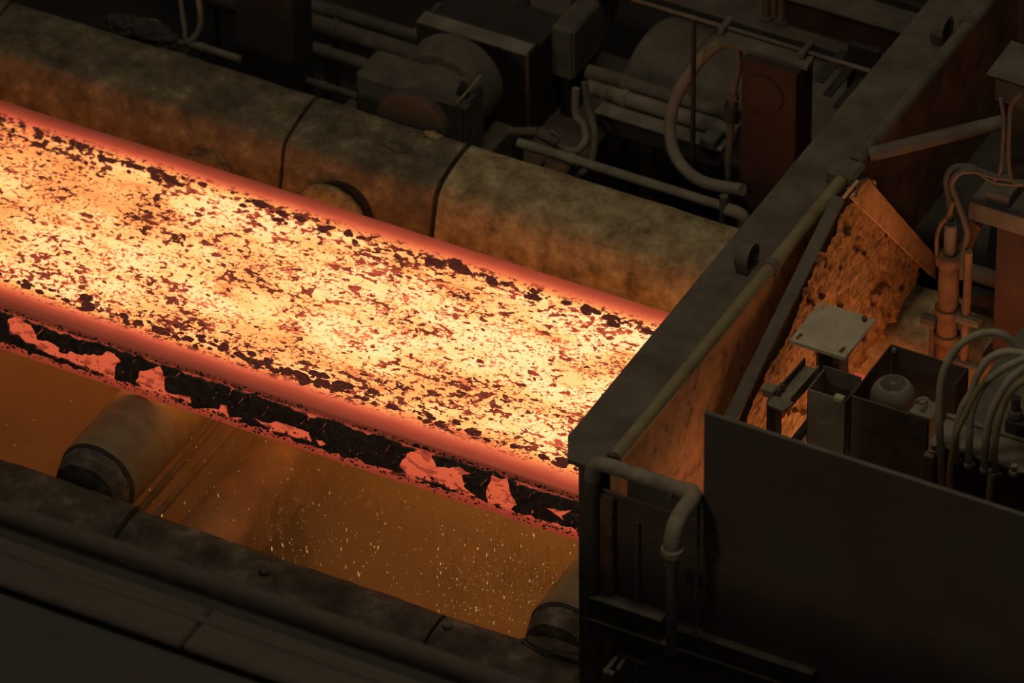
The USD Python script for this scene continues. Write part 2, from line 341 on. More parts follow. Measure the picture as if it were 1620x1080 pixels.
zt = 1.108 + .035 * nz1(xs, 3, 9) + .022 * nz1(xs, 5, 45); zb = .957 + .035 * nz1(xs, 4, 9) + .03 * nz1(xs, 6, 45)
band = Polygon(list(zip(xs, zt)) + list(zip(xs, zb))[::-1]).buffer(0).difference(gaps)
pts = np.c_[rng.uniform(-4.6, 2.7, 250), rng.uniform(.93, 1.13, 250)]
pts = pts * [1, 1.0]
vor = Voronoi(np.vstack([pts, [[-50, 1], [50, 1], [0, -50], [0, 50]]]))
plates = []
for i in range(len(pts)):
    reg = vor.regions[vor.point_region[i]]
    if -1 in reg or len(reg) < 3: continue
    c = ragged(Polygon(vor.vertices[reg]).intersection(sbox(-4.7, .8, 2.8, 1.3)), .022, 7) if Polygon(vor.vertices[reg]).intersection(sbox(-4.7, .8, 2.8, 1.3)).area > 1e-5 else None
    if c is None: continue
    c = c.buffer(-.0007 if rng.random() < .72 else -.0016).intersection(band)
    for g in getattr(c, 'geoms', [c]):
        if g.geom_type == 'Polygon' and g.area > 6e-5: plates.append(g.simplify(.0008))
plates.sort(key=lambda g: -g.area)
rest = []
for k, g in enumerate(plates):
    t = .004 + .005 * rng.random(); mm = poly_xz(g, -t, .004)
    if k < 290: slab.part('scale_plate', mm, 'scale', b_i, 'cracked black scale plate on the slab side' if k == 0 else None, smooth=False)
    else: rest.append(mm)
# the fringe of crumbs above and below the plates
for k in range(1500):
    x = rng.uniform(-3.0, .5); zz = (.945 + .02 * rng.normal()) if rng.random() < .6 else (1.118 + .012 * abs(rng.normal()))
    if not .918 < zz < 1.138: continue
    a = np.linspace(0, 2 * np.pi, 6, endpoint=False); rr = rng.lognormal(-6.0, .4) * rng.uniform(.6, 1.4, 6)
    rest.append(poly_xz(Polygon(np.c_[x + rr * np.cos(a) * 1.4, zz + rr * np.sin(a)]).buffer(0), -.002, .003))
slab.part('scale_crumb', cat_(rest), 'scale', b_i, 'small black scale crumbs fringing the scale plates', smooth=False, kind='stuff')
# lumps of scale lying along both edges of the top
def lump(x, y, L_, W_, h, seed):
    n = 16; a = np.linspace(0, 2 * np.pi, n, endpoint=False)
    rr = .55 + .9 * meshkit.fbm(np.c_[np.cos(a) * 1.6, np.sin(a) * 1.6, np.full(n, seed * 1.3)], 3, seed)
    th = rng.normal() * .35 - .15
    q = np.c_[L_ * rr * np.cos(a), W_ * rr * np.sin(a)] @ np.array([[math.cos(th), math.sin(th)], [-math.sin(th), math.cos(th)]])
    top = np.c_[x + q[:, 0] * .8, y + q[:, 1] * .8, np.full(n, 1.1515 + h)]; bot = np.c_[x + q[:, 0], y + q[:, 1], np.full(n, 1.1475)]
    V = np.vstack([top, bot, [[x, y, 1.1515 + h * 1.2]]]); F = []
    for j in range(n):
        k = (j + 1) % n; F += [[2 * n, j, k], [j, n + j, n + k], [j, n + k, k]]
    return trimesh.Trimesh(V, F, process=False)
lumps = []
k = 0
while k < 420:
    x = rng.uniform(-4.0, .7); near = rng.random() < .55
    dens = meshkit.fbm(np.array([[x * 3.0, 0, 1.5 if near else 7.5]]), 3, 5)[0]
    if rng.random() > (dens - .25) * 2.6: continue
    y = (.128 + .03 * nz1(np.array([x]), 21, 4)[0] + abs(rng.normal()) * .030) if near else (1.068 + .04 * nz1(np.array([x]), 22, 3)[0] - abs(rng.normal()) * .028)
    s = rng.lognormal(-4.25, .5)
    lumps.append((s, lump(x, y, s * 1.25, s * .72, .0025, k))); k += 1
for _ in range(75):
    x, y = rng.uniform(-3.6, .6), rng.uniform(.2, 1.0); s = rng.lognormal(-4.55, .35)
    slab.part('scale_flake', lump(x, y, s * 1.4, s * .6, .002, 900 + _), 'flake_hot', b_i, smooth=False)
lumps.sort(key=lambda q: -q[0])
for s, mm in lumps[:220]:
    slab.part('scale_flake', mm, 'flake', b_i, smooth=False)
slab.part('scale_flake', cat_([q[1] for q in lumps[220:]]), 'flake', b_i, smooth=False, kind='stuff')
slab.done()

# ================================================================== table rollers and flume
for x, lab in ((-2.013, 'dark table roller under the left part of the slab, beside the rusty trough'), (.12, 'olive-brown table roller by the shield, its dusty end against the near guard')):
    t = Thing('table_roller', lab, 'roller', 'table rollers under the slab')
    t.part('barrel', lathe((x, -.345, .726), (x, 1.385, .726), [(0, .15), (0, .170), (.004, .1735), (.98, .1735), (1, .16)], 56), 'roller', smooth=40)
    t.part('rim', lathe((x, -.362, .726), (x, -.344, .726), [(0, .14), (0, .166), (1, .168)], 48), 'black_steel', label='dark rim at the roller end')
    ring = lathe((x, -.458, .726), (x, -.36, .726), [(0, .0), (0, .10), (.1, .138), (.5, .152), (1, .163)], 64); ring = ring.subdivide().subdivide(); ring.vertices += (meshkit.fbm(ring.vertices * 22, 4, 5)[:, None] - .5) * .012
    t.part('end_cap', ring, 'roller_end', label='dusty dark roller end')
    t.part('neck', cyl((x, 1.38, .726), (x, 1.405, .726), .07), 'roller_end')
    t.done()
t = Thing('spray_trough', 'rusty wet half-round trough lying across the pit right of the left roller', 'trough')
a = np.radians(np.linspace(0, 180, 15))
yc = [(-1.665 + .135 * math.cos(q), .36 + .10 * math.sin(q)) for q in a]
V = []
for y in np.linspace(-.46, 1.46, 60):
    for (px_, pz_) in yc: V.append([px_, y, pz_])
    V.append([-1.80, y, .2]); V.append([-1.53, y, .2])
V = np.array(V); V[:, [0, 2]] += (meshkit.fbm(V * 9, 3, 8)[:, None] - .5) * .035
n = 17; ordr = list(range(15)) + [15, 16]; F = []
for i in range(59):
    for j in range(n):
        k = (j + 1) % n; F += [[i * n + j, i * n + k, (i + 1) * n + k], [i * n + j, (i + 1) * n + k, (i + 1) * n + j]]
tm = trimesh.Trimesh(V, F, process=False); tm.fix_normals()
t.part('trough_body', tm, 'rust_wet', smooth=50)
t.part('bracket', box(-1.78, -1.55, .5, .56, -.22, .24), 'rust_wet'); t.done()
for x, zz, lab in ((-1.845, .60, 'thin rusty guide bar nearest the left roller'), (-1.795, .555, 'thin rusty guide bar between the roller bar and trough')):
    t = Thing('guide_bar', lab, 'bar')
    t.part('bar', box(x - .011, x + .011, -.45, 1.45, zz - .018, zz + .018, .005), 'rust')
    t.part('foot', box(x - .008, x + .008, .9, .94, -.22, zz - .017), 'rust'); t.done()

def blob(c, rx, ry, rz, rough, seed, sub=4):
    m = trimesh.creation.icosphere(subdivisions=sub); v = m.vertices
    v = v * (1 + (meshkit.fbm(v * 3.0, 4, seed) - .5) * rough)[:, None]
    return trimesh.Trimesh(v * [rx, ry, rz] + c, m.faces, process=False)

# ================================================================== far guard (segments)
pf = [(1.41, .42), (1.425, .93), (1.466, 1.105), (1.476, 1.135), (1.495, 1.152), (1.52, 1.163), (1.57, 1.176), (1.63, 1.19), (1.70, 1.199), (1.735, 1.2), (1.765, 1.196), (1.782, 1.18), (1.782, .42)]
pf2 = [(1.41, .42), (1.425, .93), (1.46, 1.085), (1.472, 1.118), (1.495, 1.146), (1.525, 1.165), (1.57, 1.18), (1.63, 1.192), (1.69, 1.2), (1.73, 1.2), (1.765, 1.196), (1.782, 1.18), (1.782, .42)]
for x0, x1, mm, lab, prof in ((-4.6, -3.655, 'guard_far', 'far guard beam piece at the left picture edge behind the slab', pf),
                        (-3.645, -2.168, 'guard_far', 'long grey-brown far guard beam piece behind the left half of the slab', pf),
                        (-2.158, -1.452, 'guard_far', 'short far guard beam piece with an arched bearing opening', pf),
                        (-1.436, 2.8, 'guard_pale', 'pale yellowish rounded far guard beam running up to the shield wall', pf2)):
    t = Thing('guard_beam', lab, 'guard beam', 'guard beam pieces beyond the slab')
    s = t.part('shell', prism_x(prof, x0 + .004, x1 - .004, int(30 * (x1 - x0)) + 2, .014, 31, 6), mm, smooth=40)
    if 'arched' in lab:
        ar = [(-1.868 + .158 * math.cos(q), .895 + .165 * math.sin(q)) for q in np.radians(np.linspace(0, 180, 24))]
        om = poly_xz(Polygon(ar + [(-2.026, .6), (-1.71, .6)]), 0, .02); om = om.subdivide().subdivide()
        om.vertices[:, 1] += np.interp(om.vertices[:, 2], [.42, .93, 1.105], [1.41, 1.425, 1.466]) - .009
        t.part('bearing_opening', om, 'hole', s, 'black arched opening for the bearing')
    t.done()
b = blob((-1.905, 1.40, .89), .162, .08, .165, .2, 3)
single('bearing_mound', b, 'mound', 'dust-covered yellowish bearing dome in the arched guard opening', 'bearing')
single('dust_mound', blob((-2.50, 1.43, .935), .105, .04, .085, .6, 5), 'guard_far', 'low fuzzy dust mound on the long far guard piece face', 'dust mound')
t = Thing('shaft_cover', 'rounded crusted half-disc shaft cover rising behind the far guard before the dusty motor', 'shaft cover')
cm = lathe((-1.735, 1.785, 1.165), (-1.735, 1.83, 1.165), [(0, 0), (0, .10), (0, .155), (.25, .168), (1, .172), (1, 0)], 72); cm = cm.subdivide().subdivide(); cm.vertices += ((meshkit.fbm(cm.vertices * 16, 4, 2) - .5) * .012)[:, None]
t.part('cover', cm, 'girder_rail', smooth=60)
t.part('foot', box(-1.9, -1.57, 1.79, 1.83, .42, 1.1), 'black_steel'); t.done()
single('crust_patch', blob((-1.60, 1.745, 1.203), .04, .02, .012, 1.0, 9, 3), 'mound', 'small yellowish crust patch on the far guard at the right of the shaft cover', 'crust')
single('crust_patch', blob((-1.70, 1.62, 1.188), .06, .022, .008, 1.2, 10, 3), 'guard_far', 'flaking brown crust patch on the far guard top below the shaft cover', 'crust')

# ================================================================== near guard
def nearprof(dz): return [(-.475, .0), (-.462, .70 + dz), (-.468, .745 + dz), (-.49, .772 + dz), (-.53, .783 + dz), (-.60, .78 + dz), (-.66, .765 + dz), (-.71, .73 + dz), (-.735, .66 + dz), (-.735, .3)]
for x0, x1, dz, lab in ((-4.6, -1.745, .022, 'near guard beam piece before the left roller, standing proud at its right end'), (-1.732, -.352, 0, 'mid near guard beam piece with the pale scraped inner edge'), (-.338, .37, 0, 'near guard beam piece below the right roller and shield')):
    t = Thing('near_guard', lab, 'guard beam', 'guard beam pieces on the near side')
    s = t.part('shell', prism_x(nearprof(dz), x0, x1, int(26 * (x1 - x0)) + 2, .016, 44, 7), 'guard_near', smooth=40)
    for (bx, by) in ([(-1.10, -.60)] if -1.8 < x0 < -1 else [(-.30, -.56)] if x0 > -1 else [(-2.6, -.62)]):
        t.part('bolt', lathe((bx, by, .77 + dz), (bx, by, .795 + dz), [(0, .022), (.7, .022), (1, .017)], 20), 'guard_near', s)
    t.done()
single('dust_heap', blob((.16, -.50, .775), .17, .05, .05, .5, 17), 'guard_near', 'crumbly dust heap against the end of the right roller', 'dust heap')

# ================================================================== mist, drops and water strings in the pit
mist = box(-4.5, 2.5, -.455, 1.41, -.18, .87, .01)
single('mist', mist, 'mist', 'amber mist filling the pit below the glowing slab', 'mist', kind='stuff')
ico = trimesh.creation.icosphere(subdivisions=1); dv, df = np.array(ico.vertices), np.array(ico.faces)
drops = []
for i in range(2200):
    if i % 3 == 0: p = at(rng.uniform(690, 910), rng.uniform(770, 990), y=rng.uniform(-.35, .1))
    elif i % 3 == 1: p = at(rng.uniform(300, 915), rng.uniform(670, 985), y=rng.uniform(-.4, .2))
    else: p = np.array([rng.uniform(-3.2, .1), rng.uniform(-.4, .3), rng.uniform(0, .85)])
    if p[2] > .86 or p[2] < -.1 or (p[0] < -1.5 and rng.random() < .55): continue
    s = rng.lognormal(-7.15, .6)
    q = dv * s * [1, 1, rng.uniform(1.2, 4.5)]; q[:, 0] += q[:, 2] * rng.normal() * .2
    drops.append(trimesh.Trimesh(q + p, df, process=False))
single('glint_drop', cat_(drops), 'glint_drop', 'tiny sparks and drops in the pit mist, reflected slab light put in as glow', 'sparks', kind='stuff', smooth=True)
strings = []
for i in range(64):
    px_, py_ = (rng.uniform(690, 900), rng.uniform(770, 900)) if i < 36 else (rng.uniform(400, 690), rng.uniform(760, 880))
    p = at(px_, py_, y=rng.uniform(-.2, .05)); l = rng.uniform(.04, .15)
    if p[2] > .86: p[2] = .86
    q = [p + [rng.normal() * .004, 0, -l * f] for f in np.linspace(0, 1, 7)]
    strings.append(tube(q, [.0008 + .002 * abs(rng.normal()) for _ in range(7)] if False else rng.uniform(.0012, .0042), 6, smooth=False))
single('water_trickle', cat_(strings), 'water', 'thin lit strings of water trickling off the slab into the pit', 'water', kind='stuff')

# ================================================================== shield wall across the slab
W = Thing('shield_wall', 'tall dark shield wall crossing over the slab with flange and lugs', 'shield wall')
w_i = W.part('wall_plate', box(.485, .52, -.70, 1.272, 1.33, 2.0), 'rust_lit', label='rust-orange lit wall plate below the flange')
W.part('wall_plate', box(.485, .518, 1.276, 3.4, 1.33, 2.0), 'rust', label='dark reddish wall plate beyond the collar block')  # same wall, darker: the deflector shade is painted into its reddish colour
fl = [at(905, 692, z=2.0), at(922, 757, z=2.0)]
fo = [(.27, 3.4), (.27, fl[0][1]), (.335, -.752), (.455, -.752), (.455, 3.4)]
m = trimesh.creation.extrude_polygon(Polygon(fo), .018, engine='earcut'); m.apply_translation([0, 0, 1.982])
W.part('flange', m, 'dark_steel', label='dark flat top flange')
W.part('web', box(.42, .45, -.70, 3.4, 1.55, 1.982), 'black_steel')
W.part('edge_lip', box(.455, .464, -.72, 3.4, 1.94, 1.99), 'black_steel')
def lug(px_, py_):
    c = at(px_, py_, z=2.0); q = np.radians(np.linspace(0, 180, 19))
    o = [(c[1] + .058 * math.cos(a_), 2.055 + .066 * math.sin(a_)) for a_ in q]; i_ = [(c[1] + .045 * math.cos(a_), 2.055 + .053 * math.sin(a_)) for a_ in q]
    pol = Polygon([(c[1] + .030, 1.985)] + o + [(c[1] - .030, 1.985), (c[1] - .018, 1.985)] + i_[::-1] + [(c[1] + .018, 1.985)])
    mm = trimesh.creation.extrude_polygon(pol, .055, engine='earcut'); v = mm.vertices
    mm = trimesh.Trimesh(np.c_[c[0] - .03 + v[:, 2], v[:, 0], v[:, 1]], mm.faces, process=False); mm.fix_normals(); return mm
W.part('lifting_lug', lug(1182, 424), 'dark_steel', label='bent lifting lug on the flange')
W.part('lifting_lug', lug(1490, 65), 'dark_steel')
W.part('collar_block', box(.435, .565, 1.24, 1.36, 1.96, 2.07, .015), 'dusty_dark', label='dust-caked collar block on the flange')
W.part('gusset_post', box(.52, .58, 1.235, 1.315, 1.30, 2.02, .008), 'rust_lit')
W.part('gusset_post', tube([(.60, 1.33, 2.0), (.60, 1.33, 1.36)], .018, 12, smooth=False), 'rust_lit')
W.part('end_post', box(.72, .80, 2.42, 2.5, 1.3, 2.25), 'red_paint'); 
W.done()
for (a_, b_, lab) in (((.508, -.70), (.508, 1.235), 'yellowish pipe along the flange from the elbow to the collar block'), ((.508, 1.365), (.508, 3.4), 'dark pipe along the flange beyond the collar block')):
    t = Thing('flange_pipe', lab, 'pipe')
    p_ = t.part('pipe', cyl((a_[0], a_[1], 2.035), (b_[0], b_[1], 2.035), .0285, 24), 'tarnish' if a_[1] < 0 else 'dusty_dark')
    yc_ = .62 if a_[1] < 0 else 2.42
    t.part('coupling', cyl((.508, yc_ - .02, 2.035), (.508, yc_ + .02, 2.035), .034, 24), 'dark_steel', p_)
    t.done()
# dust-caked deflector behind the wall
D = Thing('deflector_plate', 'deflector plate caked in orange-lit dust below the collar block', 'deflector')
x = .62
outl = [(1.20, 2.10), (.98, 2.10), (.08, 1.62), (.08, 1.22), (1.42, 1.20), (1.62, 1.22), (1.72, 1.28), (1.85, 1.30)]
pol = Polygon(outl)
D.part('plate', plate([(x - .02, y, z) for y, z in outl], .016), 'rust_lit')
gy, gz = np.meshgrid(np.arange(.08, 1.88, .0075), np.arange(1.14, 2.11, .0075), indexing='ij')
pp = np.stack([np.zeros_like(gy), gy, gz], -1)
rag = (meshkit.fbm(pp * 7, 4, 4) - .5) * .16
inside = shapely.contains_xy(pol, (gy + rag * .5).ravel(), (gz + rag).ravel()).reshape(gy.shape)
h = .012 + .03 * meshkit.fbm(pp * np.array([1, 9, 5]), 5, 12) + .030 * np.abs(meshkit.fbm(pp * 26, 3, 21) - .5)
cr = meshkit.fbm(pp * np.array([1, 11, 6]) + [0, 3, 0] + np.stack([gy * 0, gz * 5, gy * 0], -1), 3, 33)
h = np.where(cr > .64, h * .25, h); h[:, 0] = 0
V = np.stack([x - .012 + np.where(inside, h, -.004), gy, gz], -1).reshape(-1, 3)
F = []
nz_ = gy.shape[1]
I, J = np.nonzero(inside[:-1, :-1] & inside[1:, :-1] & inside[:-1, 1:] & inside[1:, 1:])
a0 = I * nz_ + J
F = np.vstack([np.c_[a0, a0 + nz_, a0 + nz_ + 1], np.c_[a0, a0 + nz_ + 1, a0 + 1]])
cm = trimesh.Trimesh(V, F, process=False); cm.remove_unreferenced_vertices()
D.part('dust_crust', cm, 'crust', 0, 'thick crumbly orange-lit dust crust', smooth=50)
D.part('edge_bar', bar(at(1327, 312, x=.655), at(1155, 662, x=.655), .05, .012, up=(0, .5, 1)), 'dusty_dark', label='sloping grey edge bar')
D.part('edge_bar', plate([at(1372, 283, x=.655), at(1476, 402, x=.655), at(1479, 442, x=.655), at(1345, 312, x=.655)], .012), 'rust_lit', label='sloping orange-lit strip')
D.part('hook', tube([at(1352, 312, x=.66), at(1360, 290, x=.66), at(1372, 283, x=.66), at(1380, 288, x=.66)], .007, 8), 'rust'); D.done()
t = Thing('brace_pipe', 'dark brace pipe with orange-lit underside running right from the collar block', 'pipe')
t.part('pipe', cyl(at(1374, 245, x=.53), at(1585, 193, x=.95), .030, 20), 'dark_steel'); t.done()

# ================================================================== near side of the shield: end panel, shelves, shield plate
t = Thing('end_panel', 'brown streaked steel end panel of the shield left of the dark plate', 'panel')
def X_(px_, py_, y=-.72): return at(px_, py_, y=y)
z1 = X_(1000, 800)[2]
t.part('corner_post', box(.375, .405, -.745, -.66, .3, 1.985), 'dark_steel')
t.part('panel', box(.405, .905, -.715, -.70, .3, X_(1040, 805)[2], .002), 'shield')
t.part('upper_strip', plate([X_(994, 748, -.70), X_(1125, 785, -.70), X_(1125, 845, -.70), X_(993, 805, -.70)], .012), 'dark_steel')
t.part('stiffener', box(.455, .52, -.745, -.715, .3, 1.86), 'rust')
t.part('stiffener', box(.60, .625, -.73, -.715, .3, 1.78), 'dark_steel')
t.part('hook', tube([X_(1059, 786), X_(1070, 774), X_(1085, 777)], .006, 8, smooth=False), 'pipe_grey')
t.done()
for pts, lab in (([(930, 943), (942, 930), (1055, 970), (1054, 988)], 'short pale shelf angle at the foot of the end panel, uppermost'), ([(929, 977), (940, 964), (1245, 1068), (1245, 1086)], 'long grey shelf angle below the short pale shelf'), ([(1056, 990), (1064, 975), (1296, 1052), (1288, 1072)], 'dark shelf angle at the foot of the shield plate')):
    zz = X_(*pts[0], y=-.78)[2]
    q = [at(*p, z=zz) for p in pts]
    t = Thing('shelf_angle', lab, 'shelf', None)
    y0, y1_ = q[0][1], max(q[1][1], q[0][1] + .05)
    xa, xb = q[0][0], q[2][0]
    m_ = 'dusty' if 'short' in lab else 'dusty_dark'
    t.part('top_leg', box(xa, xb, y0, -.715, zz - .012, zz), m_); t.part('front_leg', box(xa, xb, y0, y0 + .008, zz - .075, zz - .011), 'black_steel'); t.done()
t = Thing('thin_rod', 'thin vertical rod standing on the shelf before the plate edge', 'rod')
t.part('rod', cyl(at(1100, 990, y=-.76), at(1106, 800, y=-.76), .007, 10), 'dark_steel'); t.part('clip', box(.835, .875, -.775, -.745, 2.0, 2.03), 'pipe_grey'); t.done()
# pipe rail with two elbows
t = Thing('cooling_pipe', 'dusty grey bent pipe rail in front of the end panel', 'pipe')
A0 = at(948, 742, y=-.75); A1 = at(1100, 772, y=-.75)
zc = A0[2] + .012
p0 = np.array([.437, -.75, zc - .02])
P = [np.array([.437, -.75, .85]), np.array([.437, -.75, 1.6]), np.array([.437, -.75, zc - .07]), np.array([.442, -.75, zc - .02]), np.array([.465, -.75, zc + .012]), np.array([.51, -.75, zc + .02]), np.array([.70, -.75, zc + .02]), np.array([.84, -.75, zc + .02])]
t.part('pipe', tube(P[2:], .030, 18), 'pipe_grey'); t.part('down_pipe', tube(P[:3], .029, 18), 'shield', label='dark brown down pipe along the corner')  # darker material on the down run holds its weak light as colour
e0 = np.array([.858, -.75, zc + .02])
E_ = [np.array([.83, -.75, zc + .02]), e0, e0 + [.012, -.03, -.003], e0 + [.014, -.12, -.012], e0 + [.016, -.165, -.03], e0 + [.017, -.19, -.07], e0 + [.017, -.197, -.13]]
t.part('elbow', tube(E_, .034, 18), 'pipe_grey')
ee = E_[-1]
t.part('collar', lathe(ee + [0, 0, -.02], ee + [0, 0, .02], [(0, .03), (.2, .042), (.8, .042), (1, .034)], 24), 'pipe_grey')
t.part('lower_pipe', cyl(ee + [0, 0, -.5], ee + [0, 0, -.02], .022, 16), 'dark_steel'); t.part('union', cyl(ee + [0, 0, -.06], ee + [0, 0, -.035], .03, 20), 'dark_steel')
t.done()
t = Thing('shield_plate', 'large dark reddish-black shield plate filling the lower right corner', 'plate')
zp = X_(1117, 650, -.73)[2]
xl = X_(1117, 650, -.73)[0]
t.part('plate', box(xl, 2.9, -.745, -.73, .3, zp, .002), 'shield')
t.part('top_edge', box(xl, 2.9, -.747, -.728, zp - .004, zp + .004, .001), 'dusty_dark', label='worn lighter top edge')
t.part('weld_seam', tube([(xl + .003, -.748, zp - .33), (xl + .11, -.748, zp - .335), (xl + .24, -.748, zp - .34)], .0016, 6), 'dark_steel'); t.done()
# small bracket and a dusty half pipe below the shelf
t = Thing('step_bracket', 'bent flat bar step bracket below the shelves', 'bracket')
zz = 1.12
pts = [(958, 1062), (978, 1036), (990, 1038), (1022, 1049), (1032, 1042), (1044, 1026)]
t.part('bar', tube([at(*p, z=zz) for p in pts], .010, 8, smooth=False), 'dusty'); t.part('cross_bar', tube([at(976, 1060, z=zz), at(996, 1030, z=zz)], .009, 8, smooth=False), 'dusty')
t.part('foot', tube([at(955, 1061, z=zz), at(972, 1066, z=zz)], .012, 8, smooth=False), 'dusty'); t.part('stem', cyl((at(1035, 1040, z=zz)), at(1035, 1040, z=zz) + [0, .12, -.02], .008, 8), 'dusty_dark'); t.done()
t = Thing('half_pipe', 'dusty brown half pipe lying below the long shelf', 'pipe')
q0, q1 = at(1045, 1045, z=1.02), at(1250, 1120, z=1.02)
t.part('pipe', cyl((q0[0], q0[1], 1.02), (q1[0] + .4, q0[1], 1.02), .055, 24), 'guard_near'); t.part('saddle', box(q0[0] + .1, q0[0] + .16, q0[1] - .04, q0[1] + .04, .785, .99), 'dark_steel'); t.done()

# ================================================================== machinery behind the shield plate
zb = 1.62
t = Thing('machine_bed', 'dark steel machine bed of rails and cross bars behind the shield plate, carrying the boxes', 'machine bed')
t.part('side_rail', box(.82, 2.7, -.728, -.69, zb - .06, zb), 'black_steel'); t.part('side_rail', box(.82, 2.7, .56, .59, zb - .06, zb), 'black_steel')
for xx in (.84, .905, 1.0, 1.13, 1.27, 1.42, 1.56, 1.9, 2.25): t.part('cross_bar', box(xx - .02, xx + .02, -.69, .56, zb - .05, zb), 'black_steel')
t.done()
t = Thing('bracket_stand', 'pale square bracket plate with four slots on a channel stand', 'bracket stand')
pl = sbox(.755, .283, .992, .553)
for (px_, py_) in ((1265, 532), (1297 + 8, 484), (1370, 505), (1333, 553)):
    c = at(px_, py_, z=2.0)
    pl = pl.difference(shapely.affinity.rotate(sbox(c[0] - .005, c[1] - .017, c[0] + .005, c[1] + .017), -4).buffer(.003))
m = trimesh.creation.extrude_polygon(pl, .016, engine='earcut'); m.apply_translation([0, 0, 1.984])
t.part('top_plate', m, 'pale_plate', label='pale plate with four slots', smooth=False)
t.part('column', cat_([box(.86, .955, .385, .397, zb, 1.984), box(.943, .955, .30, .397, zb, 1.984), box(.86, .872, .30, .397, zb, 1.984)]), 'dusty_dark')
t.part('rib', box(.90, .912, .397, .53, 1.86, 1.984), 'dark_steel'); t.part('foot_bolt', cyl((.955, .53, 1.90), (.955, .53, 2.012), .011, 12), 'rust')
t.done()
t = Thing('sheet_box', 'small open-topped sheet metal box below the bracket plate', 'box')
zz = at(1277, 615, y=.10)[2]; xa = at(1277, 615, y=.10)[0]; xb = at(1338, 640, y=.10)[0]
t.part('wall', box(xa, xb, .10, .106, zb, zz), 'dusty'); t.part('wall', box(xa, xa + .006, .10, .24, zb, zz), 'dusty'); t.part('wall', box(xb - .006, xb, .10, .24, zb, zz), 'dusty_dark'); t.part('wall', box(xa, xb, .234, .24, zb, zz + .02), 'dusty_dark')
t.part('clip', box(xb - .05, xb - .01, .09, .12, zz - .012, zz + .012), 'pale_plate'); t.done()
t = Thing('channel_arm', 'sloping grey channel arm left of the small sheet box', 'arm')
c0, c1 = at(1232, 640, y=.16), at(1282, 578, y=.42)
c0 = np.array([.86, .02, 1.86]); c0 = at(1240, 632, z=1.92); c1 = at(1284, 582, z=1.92)
dd = (c1 - c0) / np.linalg.norm(c1 - c0); ss = np.cross(dd, [0, 0, 1])
t.part('web', bar(c0, c1, .06, .008), 'dusty'); t.part('side', bar(c0 + ss * .03 + [0, 0, .0], c1 + ss * .03, .006, .05), 'dusty'); t.part('side', bar(c0 - ss * .03 + [0, 0, .015], c1 - ss * .03 + [0, 0, .015], .006, .05), 'dusty_dark')
t.part('end_plate', plate([c0 + ss * .045, c0 - ss * .045, c0 - ss * .045 - dd * .055 + [0, 0, -.004], c0 + ss * .03 - dd * .06 + [0, 0, -.004]], .008), 'dusty')
t.part('bolt', cyl(c0 - ss * .03 + dd * .01, c0 - ss * .03 + dd * .01 + [0, 0, .035], .012, 10), 'rust'); t.part('bolt', cyl(c0 - ss * .03 + dd * .04, c0 - ss * .03 + dd * .04 + [0, 0, .035], .012, 10), 'rust')
t.part('leg', box(c0[0] - .06, c0[0] - .02, c0[1] - .03, c0[1] + .03, zb, 1.915), 'black_steel'); t.part('block', box(c0[0] - .09, c0[0] - .04, c0[1] - .01, c0[1] + .04, 1.91, 1.95), 'dusty'); t.done()
# motor enclosure
t = Thing('motor_enclosure', 'open steel enclosure around the round fan motor', 'enclosure')
xa, xb, ya, yb, zt_ = 1.11, 1.44, .085, .44, 2.0
t.part('front_wall', box(xa, xb, ya, ya + .007, zb, zt_, .001), 'dusty_dark', label='dusty front wall')
t.part('left_wall', box(xa, xa + .007, ya, yb, zb, zt_, .001), 'black_steel'); t.part('back_wall', box(xa, xb + .0, yb - .007, yb, zb, zt_, .001), 'black_steel')
t.part('right_wall', box(xb - .007, xb, ya + .25, yb, zb, zt_, .001), 'black_steel'); t.part('right_wall', box(xb - .007, xb, ya, ya + .1, zb, zt_, .001), 'dusty_dark')
t.part('ledge', box(xb - .085, xb + .01, ya, ya + .10, zt_ - .006, zt_ + .012), 'dusty'); t.part('flat_clip', box(xb - .05, xb - .03, ya + .02, ya + .08, zt_ + .012, zt_ + .02), 'dusty_dark')
t.part('bolt', cyl((xa + .02, yb - .02, 1.985), (xa + .02, yb - .007, 1.985), .01, 10), 'dusty'); t.part('corner_bar', box(xa, xa + .012, yb - .012, yb, zb, zt_ + .002), 'dark_steel'); t.done()
mc = at(1413, 606, z=2.0)
t = Thing('fan_motor', 'grey round fan motor with a perforated cap inside the enclosure', 'motor')
bx, by = mc[0] + .0, mc[1]
t.part('cowl', lathe((bx, by, 1.74), (bx, by, 2.0), [(0, .083), (0, .085), (.72, .088), (.83, .085), (.91, .077), (.97, .064), (1.0, .055), (1.0, .0)], 48), 'dusty', smooth=50)
ww = [(i, j) for i in range(-8, 9) for j in range(-8, 9)]
gl = []
for i, j in ww:
    u, v = i * .0078 + (j % 2) * .0039, j * .0068
    if .010 < math.hypot(u, v) < .050: gl.append(cyl((bx + u, by + v, 1.998), (bx + u, by + v, 2.0012), .0029, 6))
t.part('grille_hole', cat_(gl), 'hole', 0, 'dark perforations of the motor cap', kind='stuff', smooth=False)
t.part('hub', cyl((bx, by, 1.999), (bx, by, 2.004), .007, 12), 'dusty', 0)
t.part('base', box(bx - .07, bx + .07, by - .07, by + .07, zb, 1.745), 'dark_steel')
t.done()
t = Thing('thin_cable', 'thin bent cable beside the fan motor', 'cable'); t.part('cable', tube([at(1445, 640, z=1.98), at(1452, 632, z=2.03), at(1465, 630, z=2.04), at(1471, 640, z=2.02), at(1468, 652, z=2.0)], .006, 8), 'cable'); t.done()
